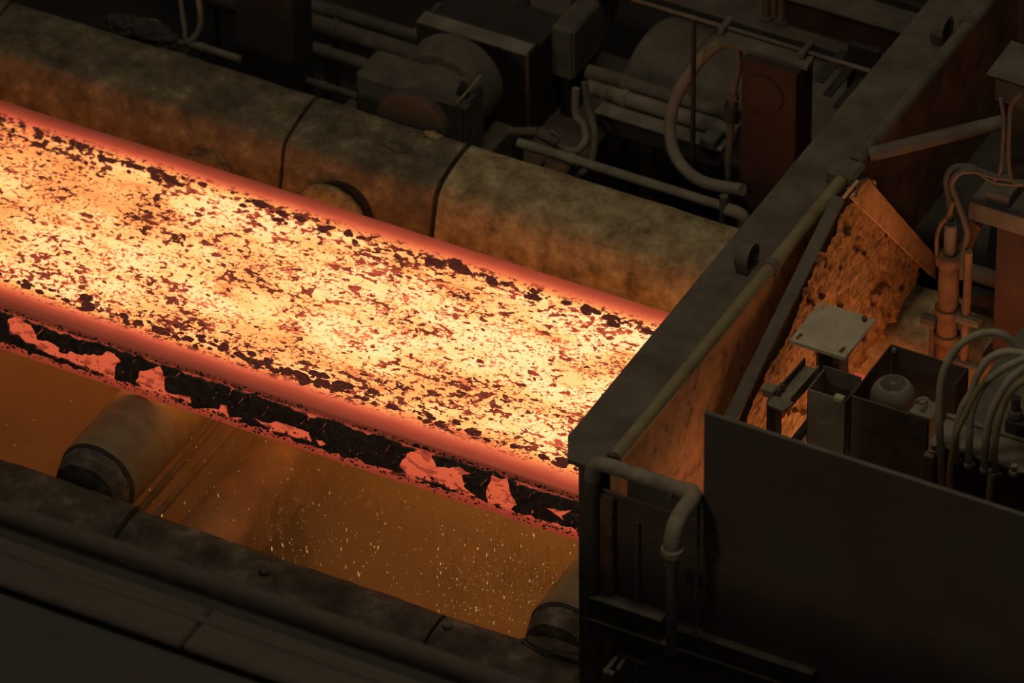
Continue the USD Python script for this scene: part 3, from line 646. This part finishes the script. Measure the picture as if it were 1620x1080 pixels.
# terminal box with glands and cables
t = Thing('terminal_box', 'long dusty cable terminal box with a row of glands at the right', 'terminal box')
ya, yb, zt_ = -.03, .12, 2.0
t.part('box', box(1.51, 2.3, ya, yb, zb, zt_), 'black_steel'); t.part('lid', box(1.50, 2.3, ya - .012, yb + .004, zt_, zt_ + .010), 'dusty'); t.part('lid_rail', cyl((1.5, yb + .004, zt_ + .018), (2.3, yb + .004, zt_ + .018), .011, 12), 'dusty')
t.part('post', box(1.50, 1.54, ya - .06, ya - .012, zb, zt_ - .02), 'rust'); 
gls = [(1478, 708), (1513, 722), (1532, 730), (1558, 738), (1574, 744), (1604, 742)]
for (px_, py_) in gls:
    c = at(px_, py_, y=-.052)
    g = t.part('cable_gland', lathe((c[0], -.052, c[2] - .03), (c[0], -.052, c[2] + .02), [(0, .012), (.1, .019), (.45, .019), (.5, .014), (1, .014)], 12), 'dusty')
    t.part('gland_nut', cyl((c[0] + .022, -.06, c[2] - .01), (c[0] + .022, -.06, c[2] + .004), .009, 6), 'dusty_dark', g)
t.done()
def cab(lab, pts, r, m='cable', name='cable', cat='cable', group=None):
    t = Thing(name, lab, cat, group); t.part(name if name not in ('cable',) else 'sheath', tube([at(p[0], p[1], y=p[2]) for p in pts], r, 12), m); t.done()
cab('tall looping grey cable arching highest over the terminal box', [(1490, 770, -.06), (1489, 720, -.06), (1486, 660, -.05), (1490, 600, -.02), (1506, 560, .02), (1530, 537, .06), (1560, 526, .1), (1588, 530, .13), (1612, 552, .15), (1640, 590, .15)], .0155)
cab('grey cable rising from the second gland and bending right', [(1513, 722, -.052), (1512, 690, -.05), (1520, 650, -.04), (1535, 622, -.02), (1548, 590, .0), (1566, 566, .03), (1594, 556, .06), (1630, 560, .08)], .0145)
cab('dark grey cable in the middle of the cable bundle', [(1533, 728, -.052), (1534, 690, -.05), (1538, 650, -.04), (1556, 610, -.01), (1580, 588, .02), (1605, 574, .04), (1640, 560, .06)], .0145)
cab('grey cable from the fourth gland curving steeply upward', [(1558, 738, -.052), (1560, 700, -.055), (1566, 660, -.05), (1582, 625, -.03), (1600, 598, 0), (1630, 575, .03)], .0155)
cab('yellowish cable beside the steep one at the fifth gland', [(1574, 744, -.052), (1573, 715, -.06), (1577, 680, -.06), (1588, 640, -.04), (1606, 612, -.02), (1640, 590, .02)], .0145, 'tarnish')
cab('slim yellowish cable sweeping up from behind the plate edge', [(1502, 800, -.1), (1503, 740, -.09), (1512, 690, -.07), (1530, 650, -.05), (1545, 620, -.03), (1560, 600, -.02)], .012, 'tarnish')
cab('cable hanging down from the fifth gland behind the plate edge', [(1568, 742, -.06), (1566, 770, -.07), (1562, 810, -.08)], .012, 'tarnish')
t = Thing('cover_sheet', 'flat dark grey cover sheet behind the cable bundle', 'sheet')
t.part('sheet', box(1.485, 2.3, .20, .86, 1.93, 1.945), 'dusty_dark'); t.part('skirt', box(1.488, 1.50, .21, .84, zb, 1.93), 'black_steel'); t.part('edge_pipe', cyl((1.49, .165, 1.96), (2.3, .165, 1.96), .012, 12), 'dusty'); t.done()
t = Thing('valve_block', 'dark hydraulic valve with fittings at the right picture edge', 'valve')
c = at(1606, 668, y=.15)
t.part('valve_body', box(c[0] - .03, c[0] + .05, .12, .19, c[2] - .12, c[2] + .02), 'black_steel'); t.part('stem', cyl(c, c + [0, 0, .12], .018, 14), 'black_steel'); t.part('nut', cyl(c + [0, 0, .03], c + [0, 0, .06], .028, 6), 'dark_steel'); t.part('nut', cyl(c + [0, 0, -.02], c + [0, 0, .005], .03, 6), 'dark_steel'); 
t.part('tube', tube([at(1520, 706, y=.15), at(1570, 712, y=.15), at(1592, 700, y=.15), at(1600, 680, y=.15)], .011, 10), 'cable_dark'); t.done()

# ================================================================== hydraulic cylinder, hoses, frame at the far right
t = Thing('hydraulic_cylinder', 'rusty upright hydraulic cylinder standing before the glowing far guard', 'cylinder')
yq = 1.40
cb, ct = at(1496, 596, y=yq), at(1502, 418, y=yq); cx_ = (cb[0] + ct[0]) / 2
b0, b1 = np.array([cx_, yq, 1.0]), np.array([cx_, yq, ct[2]])
t.part('barrel', cyl(b0, b1, .043, 24), 'rust'); t.part('head', lathe(b1 - [0, 0, .0], b1 + [0, 0, .05], [(0, .05), (.8, .055), (1, .05)], 24), 'rust')
for f in (.12, .42, .62): t.part('clamp_ring', lathe(b0 + (b1 - b0) * f, b0 + (b1 - b0) * f + [0, 0, .04], [(0, .046), (.1, .054), (.9, .054), (1, .046)], 24), 'rust')
t.part('feed_pipe', cyl(b0 + [.085, -.01, 0], b1 + [.085, -.01, .1], .017, 12), 'rust'); t.part('feed_pipe', cyl(b0 + [-.06, 0, .08], b0 + [-.06, 0, .32], .016, 12), 'dark_steel')
for f in (.2, .55):
    t.part('fitting', cyl(b0 + (b1 - b0) * f + [-.10, -.02, 0], b0 + (b1 - b0) * f + [-.04, -.02, 0], .028, 8), 'dark_steel'); t.part('fitting', cyl(b0 + (b1 - b0) * (f + .1) + [.05, -.02, 0], b0 + (b1 - b0) * (f + .1) + [.15, -.02, 0], .022, 8), 'dark_steel')
t.part('rod_end', cyl(b1 + [0, 0, .05], b1 + [0, 0, .2], .026, 16), 'dark_steel'); t.done()
cab('dusty brown hydraulic hose arching from the cylinder to the right', [(1522, 440, 1.4), (1524, 400, 1.4), (1530, 365, 1.4), (1515, 320, 1.4), (1506, 290, 1.4), (1520, 272, 1.4), (1545, 270, 1.4), (1572, 278, 1.4), (1600, 282, 1.4)], .013, 'cable_dark', 'hose', 'hose')
cab('dark hydraulic hose arching just inside the brown one', [(1500, 410, 1.42), (1502, 360, 1.42), (1503, 320, 1.42), (1498, 285, 1.42), (1510, 266, 1.42), (1540, 266, 1.42), (1575, 285, 1.42), (1620, 290, 1.42)], .015, 'cable_dark', 'hose', 'hose')
cab('thin rusty hose bent down to the cylinder left port', [(1484, 420, 1.38), (1482, 380, 1.38), (1487, 358, 1.38), (1500, 340, 1.38), (1508, 320, 1.38)], .009, 'rust', 'hose', 'hose')
cab('thin dark vertical cable left of the upper right panel', [(1583, 155, 1.4), (1588, 190, 1.4), (1586, 240, 1.4), (1582, 275, 1.4), (1572, 284, 1.4)], .009, 'cable_dark')
cab('thin dark cable hanging from the tilted plate', [(1616, 146, 1.4), (1600, 165, 1.4), (1597, 200, 1.4), (1596, 250, 1.4), (1602, 284, 1.4), (1625, 290, 1.4)], .009, 'cable_dark')
t = Thing('tilted_plate', 'grey tilted plate on a dark box at the right picture edge', 'plate')
q = [at(1562, 115, y=1.5), at(1600, 66, y=1.75), at(1660, 80, y=1.75), at(1640, 135, y=1.5)]
q = [at(1562, 116, z=2.45), at(1600, 66, z=2.45), at(1670, 90, z=2.45), at(1632, 138, z=2.45)]
t.part('plate', plate(q, .014), 'dusty_dark'); c = np.mean(q, 0)
t.part('box', hull([q_ + [0, 0, d] for q_ in (at(1575, 125, z=2.44), at(1602, 90, z=2.44), at(1660, 110, z=2.44), at(1632, 142, z=2.44)) for d in (-.003, -.10)]), 'black_steel')
t.part('post', box(c[0] - .03, c[0] + .05, c[1] - .03, c[1] + .05, 1.2, 2.35), 'black_steel'); t.done()
t = Thing('cross_beam', 'dark square beam left of the right picture edge, behind the hoses', 'beam')
zz = 1.95; q0 = at(1532, 318, z=zz); q1 = at(1560, 296, z=zz)
t.part('beam', box(q0[0], q0[0] + 1.2, q0[1], q0[1] + .16, zz - .09, zz), 'dusty_dark'); t.part('cap', box(q0[0] + .06, q0[0] + .16, q0[1] + .03, q0[1] + .15, zz, zz + .05), 'dusty_dark'); 
t.part('prop', bar(at(1545, 352, y=q0[1] + .08), at(1515, 415, y=q0[1] + .08), .05, .03, up=(0, 1, 0)), 'rust'); t.done()
t = Thing('red_post', 'dark red square post below the cross beam', 'post')
xa = at(1572, 480, y=q0[1] + .02)[0]; xb_ = at(1610, 480, y=q0[1] + .02)[0]
t.part('post', box(xa, xb_ + .05, q0[1] + .02, q0[1] + .12, 1.215, zz - .088), 'red_paint'); t.part('foot_plate', box(xa - .03, xb_ + .08, q0[1] - .01, q0[1] + .15, 1.2, 1.22), 'red_paint'); t.done()
t = Thing('pipe_stub', 'grey horizontal pipe stub between hoses and the red post', 'pipe')
q = at(1520, 425, y=1.75); t.part('pipe', cyl(q, q + [.45, 0, 0], .035, 18), 'dusty_dark'); q2 = at(1530, 450, y=1.72); t.part('channel', box(q2[0], q2[0] + .4, 1.68, 1.76, q2[2] - .06, q2[2]), 'black_steel'); t.part('leg', box(q2[0] + .25, q2[0] + .31, 1.7, 1.76, 1.19, q2[2]), 'black_steel'); t.done()

# ================================================================== machinery beyond the far guard
t = Thing('steel_column', 'dark steel column rising behind the far guard left of the motor', 'column', None)
xa, xb = at(377, 140, y=2.15)[0], at(466, 140, y=2.15)[0]
t.part('front_flange', box(xa, xb, 2.15, 2.17, .42, 3.4), 'black_steel'); t.part('web', box((xa + xb) / 2 - .01, (xa + xb) / 2 + .01, 2.17, 2.30, .42, 3.4), 'black_steel'); t.part('back_flange', box(xa, xb, 2.30, 2.32, .42, 3.4), 'black_steel'); t.part('side_plate', box(xb - .012, xb, 2.17, 2.30, .42, 3.4), 'black_steel'); t.done()
t = Thing('red_column', 'dark reddish column with a bracket plate on top, left of the shield', 'column')
yq = 2.05; ztop = at(1175, 88, y=yq)[2]
xa, xb = at(1172, 200, y=yq)[0], at(1258, 200, y=yq)[0]
t.part('shaft', box(xa, xb, yq, yq + .16, .42, ztop - .02), 'red_paint')
t.part('weld_patch', lathe(((xa + xb) / 2 - .02, yq - .012, ztop - .16), ((xa + xb) / 2 - .02, yq + .001, ztop - .16), [(0, .085), (.5, .09), (1, .09)], 28), 'red_paint')
zq = ztop
q = [at(1135, 64, z=zq), at(1277, 106, z=zq), at(1293, 83, z=zq), at(1152, 40, z=zq)]
t.part('cap_plate', hull([p + [0, 0, d] for p in q for d in (-.02, 0)]), 'dusty_dark', label='dusty cap plate')
for (px_, py_) in ((1148, 46), (1276, 84)):
    c = at(px_, py_, z=zq); t.part('lug', box(c[0] - .014, c[0] + .014, c[1] - .05, c[1] + .05, zq, zq + .035), 'dark_steel')
t.done()
def xpipe(name, lab, cat, p0, p1, y, r, m, extra=None):
    a_, b_ = at(*p0, y=y), at(*p1, y=y); zz = (a_[2] + b_[2]) / 2
    t = Thing(name, lab, cat); t.part('pipe', cyl((a_[0], y, zz), (b_[0], y, zz), r, 18), m)
    xm = a_[0] * .75 + b_[0] * .25; t.part('clamp', cyl((xm - .015, y, zz), (xm + .015, y, zz), r * 1.18, 18), m)
    t.part('hanger', box(xm - .008, xm + .008, y - .012, y + .012, .42, zz - r * .9), 'black_steel'); t.done()
a0 = at(1000, 12, y=yq + .18); 
xpipe('thin_rod', 'long thin rod across the cap plate of the red column', 'rod', (1000, 14), (1395, 102), yq + .13, .009, 'dark_steel')
# dusty motor
t = Thing('dusty_motor', 'big dust-covered motor with a curved hood behind the short guard piece', 'motor')
xl_, xr_ = -2.12, -1.60
t.part('front_box', box(xl_, xr_, 2.0, 2.20, .78, 1.19, .02), 'dusty_dark', label='boxy dusty motor cover')
mcx = at(712, 136, y=2.28)
hood = lathe((mcx[0], 2.19, mcx[2]), (mcx[0], 2.37, mcx[2]), [(0, .0), (0, .19), (.02, .205), (.12, .218), (.82, .22), (.95, .212), (1, .195), (1, .0)], 64)
t.part('end_bell', lathe((mcx[0] + .01, 2.06, mcx[2] - .03), (mcx[0] + .01, 2.2, mcx[2] - .02), [(0, .0), (0, .17), (.1, .185), (1, .19), (1, .0)], 56), 'dusty_dark', smooth=40)
t.part('hood', hood, 'dusty_dark', smooth=40, label='rounded motor hood')
t.part('vent_plate', plate([at(727, 128, y=2.1), at(745, 108, y=2.17), at(762, 132, y=2.17), at(745, 155, y=2.1)], .012), 'dark_steel', label='small vent plate')
t.part('vent_slot', plate([at(721, 148, y=2.05), at(731, 126, y=2.08), at(744, 140, y=2.08), at(738, 158, y=2.05)], .01), 'hole'); t.part('rod', tube([at(722, 165, y=1.995), at(761, 119, y=2.12)], .006, 8, smooth=False), 'tarnish')
t.part('foot', box(-2.1, -1.55, 2.03, 2.36, .66, .86), 'dark_steel'); t.part('side_rib', box(-1.605, -1.59, 2.0, 2.06, .78, 1.17), 'dark_steel')
t.part('anchor_bolt', cyl((-1.42, 2.12, .70), (-1.42, 2.12, .86), .016, 10), 'dusty_dark'); t.part('anchor_bolt', cyl((-1.38, 2.2, .70), (-1.38, 2.2, .80), .022, 6), 'rust'); t.part('anchor_bolt', cyl((-1.33, 2.11, .70), (-1.33, 2.11, .77), .022, 6), 'rust')
t.done()
t = Thing('base_frame', 'dark base frame under the motors behind the guard', 'frame')
t.part('bed_plate', box(-2.4, -1.30, 1.98, 3.25, .60, .66), 'dark_steel'); t.part('side_beam', box(-1.36, -1.30, 1.98, 3.25, .42, .60), 'rust'); t.part('side_beam', box(-2.4, -2.34, 1.98, 3.25, .42, .60), 'rust'); t.part('strip', box(-1.5, -1.43, 2.0, 2.42, .66, .70), 'rust'); t.part('strip', box(-1.39, -1.31, 2.0, 2.42, .66, .69), 'rust'); t.done()
t = Thing('mounting_case', 'tall black case with a brownish top strip behind the dusty motor', 'case')
t.part('case', box(-2.09, -1.57, 2.62, 2.9, .66, 1.10, .005), 'black_steel'); t.part('front_plate', box(-2.095, -1.565, 2.50, 2.62, .662, 1.128, .004), 'black_steel')
t.part('top_strip', box(-2.095, -1.568, 2.50, 2.585, 1.128, 1.136, .002), 'dusty', label='brownish top strip'); t.part('corner_strip', box(-1.572, -1.556, 2.498, 2.52, .662, 1.13), 'rust'); t.done()
t = Thing('drive_drum', 'rounded drive drum at the top edge behind the black case', 'drum')
t.part('drum', lathe((-1.95, 3.14, 1.04), (-1.56, 3.14, 1.04), [(0, .2), (0, .27), (.06, .28), (.94, .28), (1, .27), (1, .0)], 56), 'dusty_dark', smooth=40)
t.part('rim', lathe((-1.80, 3.14, 1.04), (-1.74, 3.14, 1.04), [(0, .28), (.1, .295), (.9, .295), (1, .28)], 56), 'black_steel'); t.part('saddle', box(-1.95, -1.6, 3.0, 3.25, .66, .85), 'black_steel'); t.done()
t = Thing('junction_case', 'smaller grey case right of the black case at the top', 'case')
yq2 = 2.72; c = at(903, 52, y=yq2); c2 = at(872, 41, y=yq2)
t.part('case', box(c2[0], c[0], yq2, yq2 + .26, c[2] - .25, c[2]), 'dusty_dark'); t.part('side_cover', box(c[0], c[0] + .01, yq2 + .01, yq2 + .25, c[2] - .245, c[2] - .005), 'dusty_dark'); t.part('eye_loop', tube([(c2[0] - .03, yq2 + .2, c[2] + .01), (c2[0] - .03, yq2 + .23, c[2] + .05), (c2[0], yq2 + .24, c[2] + .06), (c2[0] + .01, yq2 + .22, c[2] + .01)], .008, 8), 'black_steel')
t.part('leg', box(c2[0] + .02, c[0] - .02, yq2 + .04, yq2 + .22, .655, c[2] - .249), 'black_steel'); t.done()
t = Thing('oil_tank', 'large rounded grey tank behind the hoses at top centre', 'tank')
yt, zt2, rt = 2.95, .72, .385
t.part('shell', lathe((-1.22, yt, zt2), (.55, yt, zt2), [(0, .36), (.02, rt), (.98, rt), (1, .36)], 72), 'dusty_dark', smooth=40)
for xx in (-.98, -.45): t.part('band', lathe((xx, yt, zt2), (xx + .02, yt, zt2), [(0, rt), (.05, rt + .006), (.95, rt + .006), (1, rt)], 72), 'dark_steel')
t.part('cradle', box(-.9, -.8, 2.8, 3.3, .42, .55), 'black_steel'); t.part('nozzle', cyl((-.2, 2.75, 1.0), (-.2, 2.67, 1.05), .05, 18), 'dusty_dark'); t.done()
xpipe('long_pipe', 'upper grey pipe under the tank, passing behind the big hose', 'pipe', (930, 115), (1168, 185), 2.56, .034, 'dusty_dark')
xpipe('long_pipe', 'lower grey pipe under the tank, just below the upper one', 'pipe', (930, 140), (1168, 208), 2.48, .034, 'dusty')
xpipe('long_pipe', 'grey pipe low behind the pale guard beam', 'pipe', (820, 226), (1166, 333), 1.98, .022, 'dusty')
t = Thing('channel_beam', 'grey channel beam below the tank pipes', 'beam')
c, d = at(940, 176, y=2.36), at(1140, 238, y=2.36); t.part('top', box(c[0], d[0], 2.36, 2.44, c[2] - .012, c[2]), 'dusty'); t.part('web', box(c[0], d[0], 2.37, 2.38, c[2] - .10, c[2] - .011), 'black_steel'); t.part('leg', box(c[0] + .2, c[0] + .26, 2.38, 2.43, .42, c[2] - .012), 'black_steel'); t.part('clamp', box(d[0] - .09, d[0] - .02, 2.34, 2.43, c[2], c[2] + .045), 'dusty_dark'); t.done()
t = Thing('pipe_elbow', 'short grey elbow turning down beside the red column foot', 'pipe')
q = at(1150, 332, y=1.95); t.part('elbow', tube([q, q + [.05, 0, .0], q + [.075, 0, -.02], q + [.08, 0, -.08], q + [.08, 0, -.3]], .03, 14), 'dusty'); q = at(1145, 310, y=1.95); t.part('riser', cyl(q, q + [0, 0, -.14], .018, 12), 'dusty_dark'); t.part('foot', box(q[0] + .04, q[0] + .16, 1.9, 2.0, .42, .75), 'black_steel'); t.done()
cab('big C-shaped grey hose behind the pale guard beam', [(1150, 62, 2.3), (1118, 84, 2.28), (1088, 122, 2.25), (1068, 160, 2.22), (1060, 200, 2.18), (1066, 240, 2.14), (1088, 272, 2.1), (1120, 290, 2.05), (1175, 300, 2.0)], .026, 'dusty', 'hose', 'hose')
cab('grey hose curling below the junction case', [(911, 140, 2.3), (911, 180, 2.28), (924, 200, 2.25), (926, 222, 2.2), (912, 238, 2.15), (892, 236, 2.12), (876, 222, 2.1)], .017, 'dusty', 'hose', 'hose')
cab('long grey hose hanging right of the curled hose', [(925, 130, 2.3), (930, 170, 2.28), (940, 210, 2.22), (936, 250, 2.15), (918, 276, 2.05), (890, 290, 1.95)], .016, 'dusty_dark', 'hose', 'hose')
t = Thing('hose_coupling', 'rough coupling at the left end of the curled hose', 'coupling')
c = at(872, 220, y=2.1); t.part('coupling', cyl(c + [.03, 0, -.01], c + [-.06, .0, .02], .026, 10), 'dusty_dark'); t.part('wire_tie', tube([c + [0, 0, .02], c + [.01, -.01, .05], c + [.03, 0, .03]], .005, 6), 'dusty'); t.part('stub', cyl(c + [-.06, 0, .02], c + [-.2, .0, -.03], .02, 10), 'dark_steel'); t.part('support', box(c[0] - .18, c[0] - .14, c[1] - .02, c[1] + .02, .42, c[2] - .02), 'black_steel'); t.done()
t = Thing('valve_riser', 'thin vertical pipe with a dark valve left of the red column', 'pipe')
q = at(1168, 75, y=2.12); q2 = at(1160, 150, y=2.12); q3 = at(1152, 260, y=2.12)
t.part('pipe', tube([q, at(1168, 110, y=2.12), q2, q3], .016, 12), 'dusty_dark'); t.part('valve', cyl(at(1157, 165, y=2.12), at(1155, 190, y=2.12), .03, 12), 'black_steel'); t.part('nut', cyl(at(1160, 148, y=2.12), at(1159, 156, y=2.12), .026, 6), 'dark_steel'); t.part('lower_pipe', cyl(q3, [q3[0], q3[1], .42], .014, 10), 'dark_steel'); t.done()
# left background: cable trays, pipes and a hose
for i, (p0, p1, y, r, lab) in enumerate([((486, 128), (590, 160), 2.25, .018, 'thin pipe right of the dark column, lowest of four'), ((484, 72), (620, 116), 2.5, .028, 'pipe right of the dark column, third from the top'), ((482, 34), (680, 92), 2.75, .042, 'thick pipe right of the dark column, second from the top'), ((482, 6), (690, 66), 2.95, .03, 'pipe right of the dark column at the top edge')]):
    xpipe('rear_pipe', lab, 'pipe', p0, p1, y, r, 'dusty_dark')
xpipe('rear_pipe', 'thin pipe left of the dark column above the guard', 'pipe', (300, 70), (380, 93), 2.0, .018, 'dusty')
xpipe('rear_pipe', 'pale pipe left of the dark column at the top edge', 'pipe', (330, 0), (380, 14), 2.7, .03, 'dusty_dark')
cab('ribbed grey hose looping down near the top left', [(312, -12, 2.0), (317, 20, 2.0), (316, 42, 2.0), (306, 60, 2.0), (288, 68, 2.0), (270, 60, 2.0), (258, 46, 2.0), (245, 35, 2.0), (222, 34, 2.0)], .013, 'dusty', 'hose', 'hose')
cab('thin grey hose beside the ribbed loop at top left', [(285, -10, 2.0), (288, 20, 2.0), (292, 45, 2.0), (293, 66, 2.0)], .010, 'dusty', 'hose', 'hose')
t = Thing('debris_heap', 'dim rubble heap behind the guard near the top left', 'debris'); t.part('heap', blob((at(240, 55, y=1.95)), .12, .06, .06, .9, 23), 'girder'); t.part('lower_heap', blob((at(200, 48, y=1.95)), .1, .06, .06, .9, 24), 'girder'); t.part('stand', box(-3.2, -2.9, 1.9, 2.0, .42, 1.06), 'black_steel'); t.done()
# beams at the upper right
t = Thing('walkway_beam', 'dark blue-grey beam with a flat top behind the red column', 'beam')
zz = 1.15; c = at(1060, 0, z=zz); d = at(1390, 96, z=zz)
t.part('top_flange', box(c[0] - .6, d[0] + .35, d[1] - .02, d[1] + .30, zz - .015, zz), 'dark_steel'); t.part('web', box(c[0] - .6, d[0] + .35, d[1] + .26, d[1] + .28, zz - .1, zz - .014), 'black_steel'); t.part('post', box(d[0] + .2, d[0] + .3, d[1] + .06, d[1] + .16, .42, zz - .014), 'black_steel'); t.done()
yw = d[1]
t = Thing('red_beam', 'red-brown beam with a grey top flange at the top right', 'beam')
z2 = zz + .14
c = at(1240, 0, z=z2); d2 = at(1430, 52, z=z2)
t.part('face_plate', box(c[0] - .05, d2[0] + .5, d2[1] - .0, d2[1] + .015, zz - .02, z2), 'red_paint'); t.part('top_flange', box(c[0] - .05, d2[0] + .5, d2[1] - .015, d2[1] + .14, z2, z2 + .012), 'dusty_dark'); t.part('back_plate', box(c[0] - .05, d2[0] + .5, d2[1] + .14, d2[1] + .16, z2 - .1, z2 + .05), 'black_steel'); t.part('post', box(c[0] + .3, c[0] + .4, d2[1] + .02, d2[1] + .1, .42, zz), 'black_steel'); t.done()
for px_, lab in ((1212, 'left one of two red-brown uprights on the beam at top'), (1236, 'right one of two red-brown uprights on the beam at top')):
    t = Thing('upright_pipe', lab, 'pipe'); c = at(px_, 52, y=yw + .05)
    t.part('pipe', cyl((c[0], c[1], zz), (c[0], c[1], zz + .9), .018, 12), 'rust'); t.part('foot', cyl((c[0], c[1], zz - .0), (c[0], c[1], zz + .02), .032, 14), 'dark_steel'); t.done()
t = Thing('dark_trusses', 'dark ribbed brackets right of the red column', 'bracket') if False else None
t = Thing('stair_bracket', 'dark sloping bracket plates in the gap right of the red column', 'bracket')
for i, (px_, py_) in enumerate(((1312, 108), (1325, 130), (1340, 150))):
    c = at(px_, py_, y=2.6); t.part('rung', box(c[0] - .02, c[0] + .02, 2.5, 2.75, c[2] - .01, c[2]), 'black_steel')
c = at(1325, 130, y=2.6); t.part('stringer', box(c[0] - .025, c[0] + .12, 2.74, 2.77, .42, c[2] + .1), 'black_steel'); t.done()

# ================================================================== dark crane girder in the near foreground
t = Thing('near_girder', 'dark blurred girder with a rounded rail in the lower left foreground', 'girder')
zg = 2.6; y0 = -2.60
t.part('rail', tube([(-4.2, y0, zg), (1.6, y0, zg)], .036, 20, smooth=False), 'girder_rail', label='rounded brownish rail')
t.part('web', box(-4.2, 1.6, -2.71, -2.62, zg - .30, zg - .035), 'girder_dark'); 
t.part('lower_flange', box(-4.2, -.07, -2.93, -2.71, zg - .05, zg - .012, .012), 'girder_rail', label='brownish flange strip'); t.part('lower_flange', box(-.065, 1.6, -2.93, -2.71, zg - .05, zg - .012, .012), 'girder_rail'); t.part('edge_strip', box(-4.2, 1.6, -2.80, -2.77, zg - .03, zg - .004, .006), 'girder_rail')
t.part('side_plate', box(-4.2, 1.6, -4.4, -2.93, zg - .16, zg - .06, .01), 'girder'); t.part('support', box(-4.1, -3.9, -3.6, -2.8, .3, zg - .15), 'girder'); t.part('support', box(1.4, 1.6, -3.6, -2.8, .3, zg - .15), 'girder'); t.done()
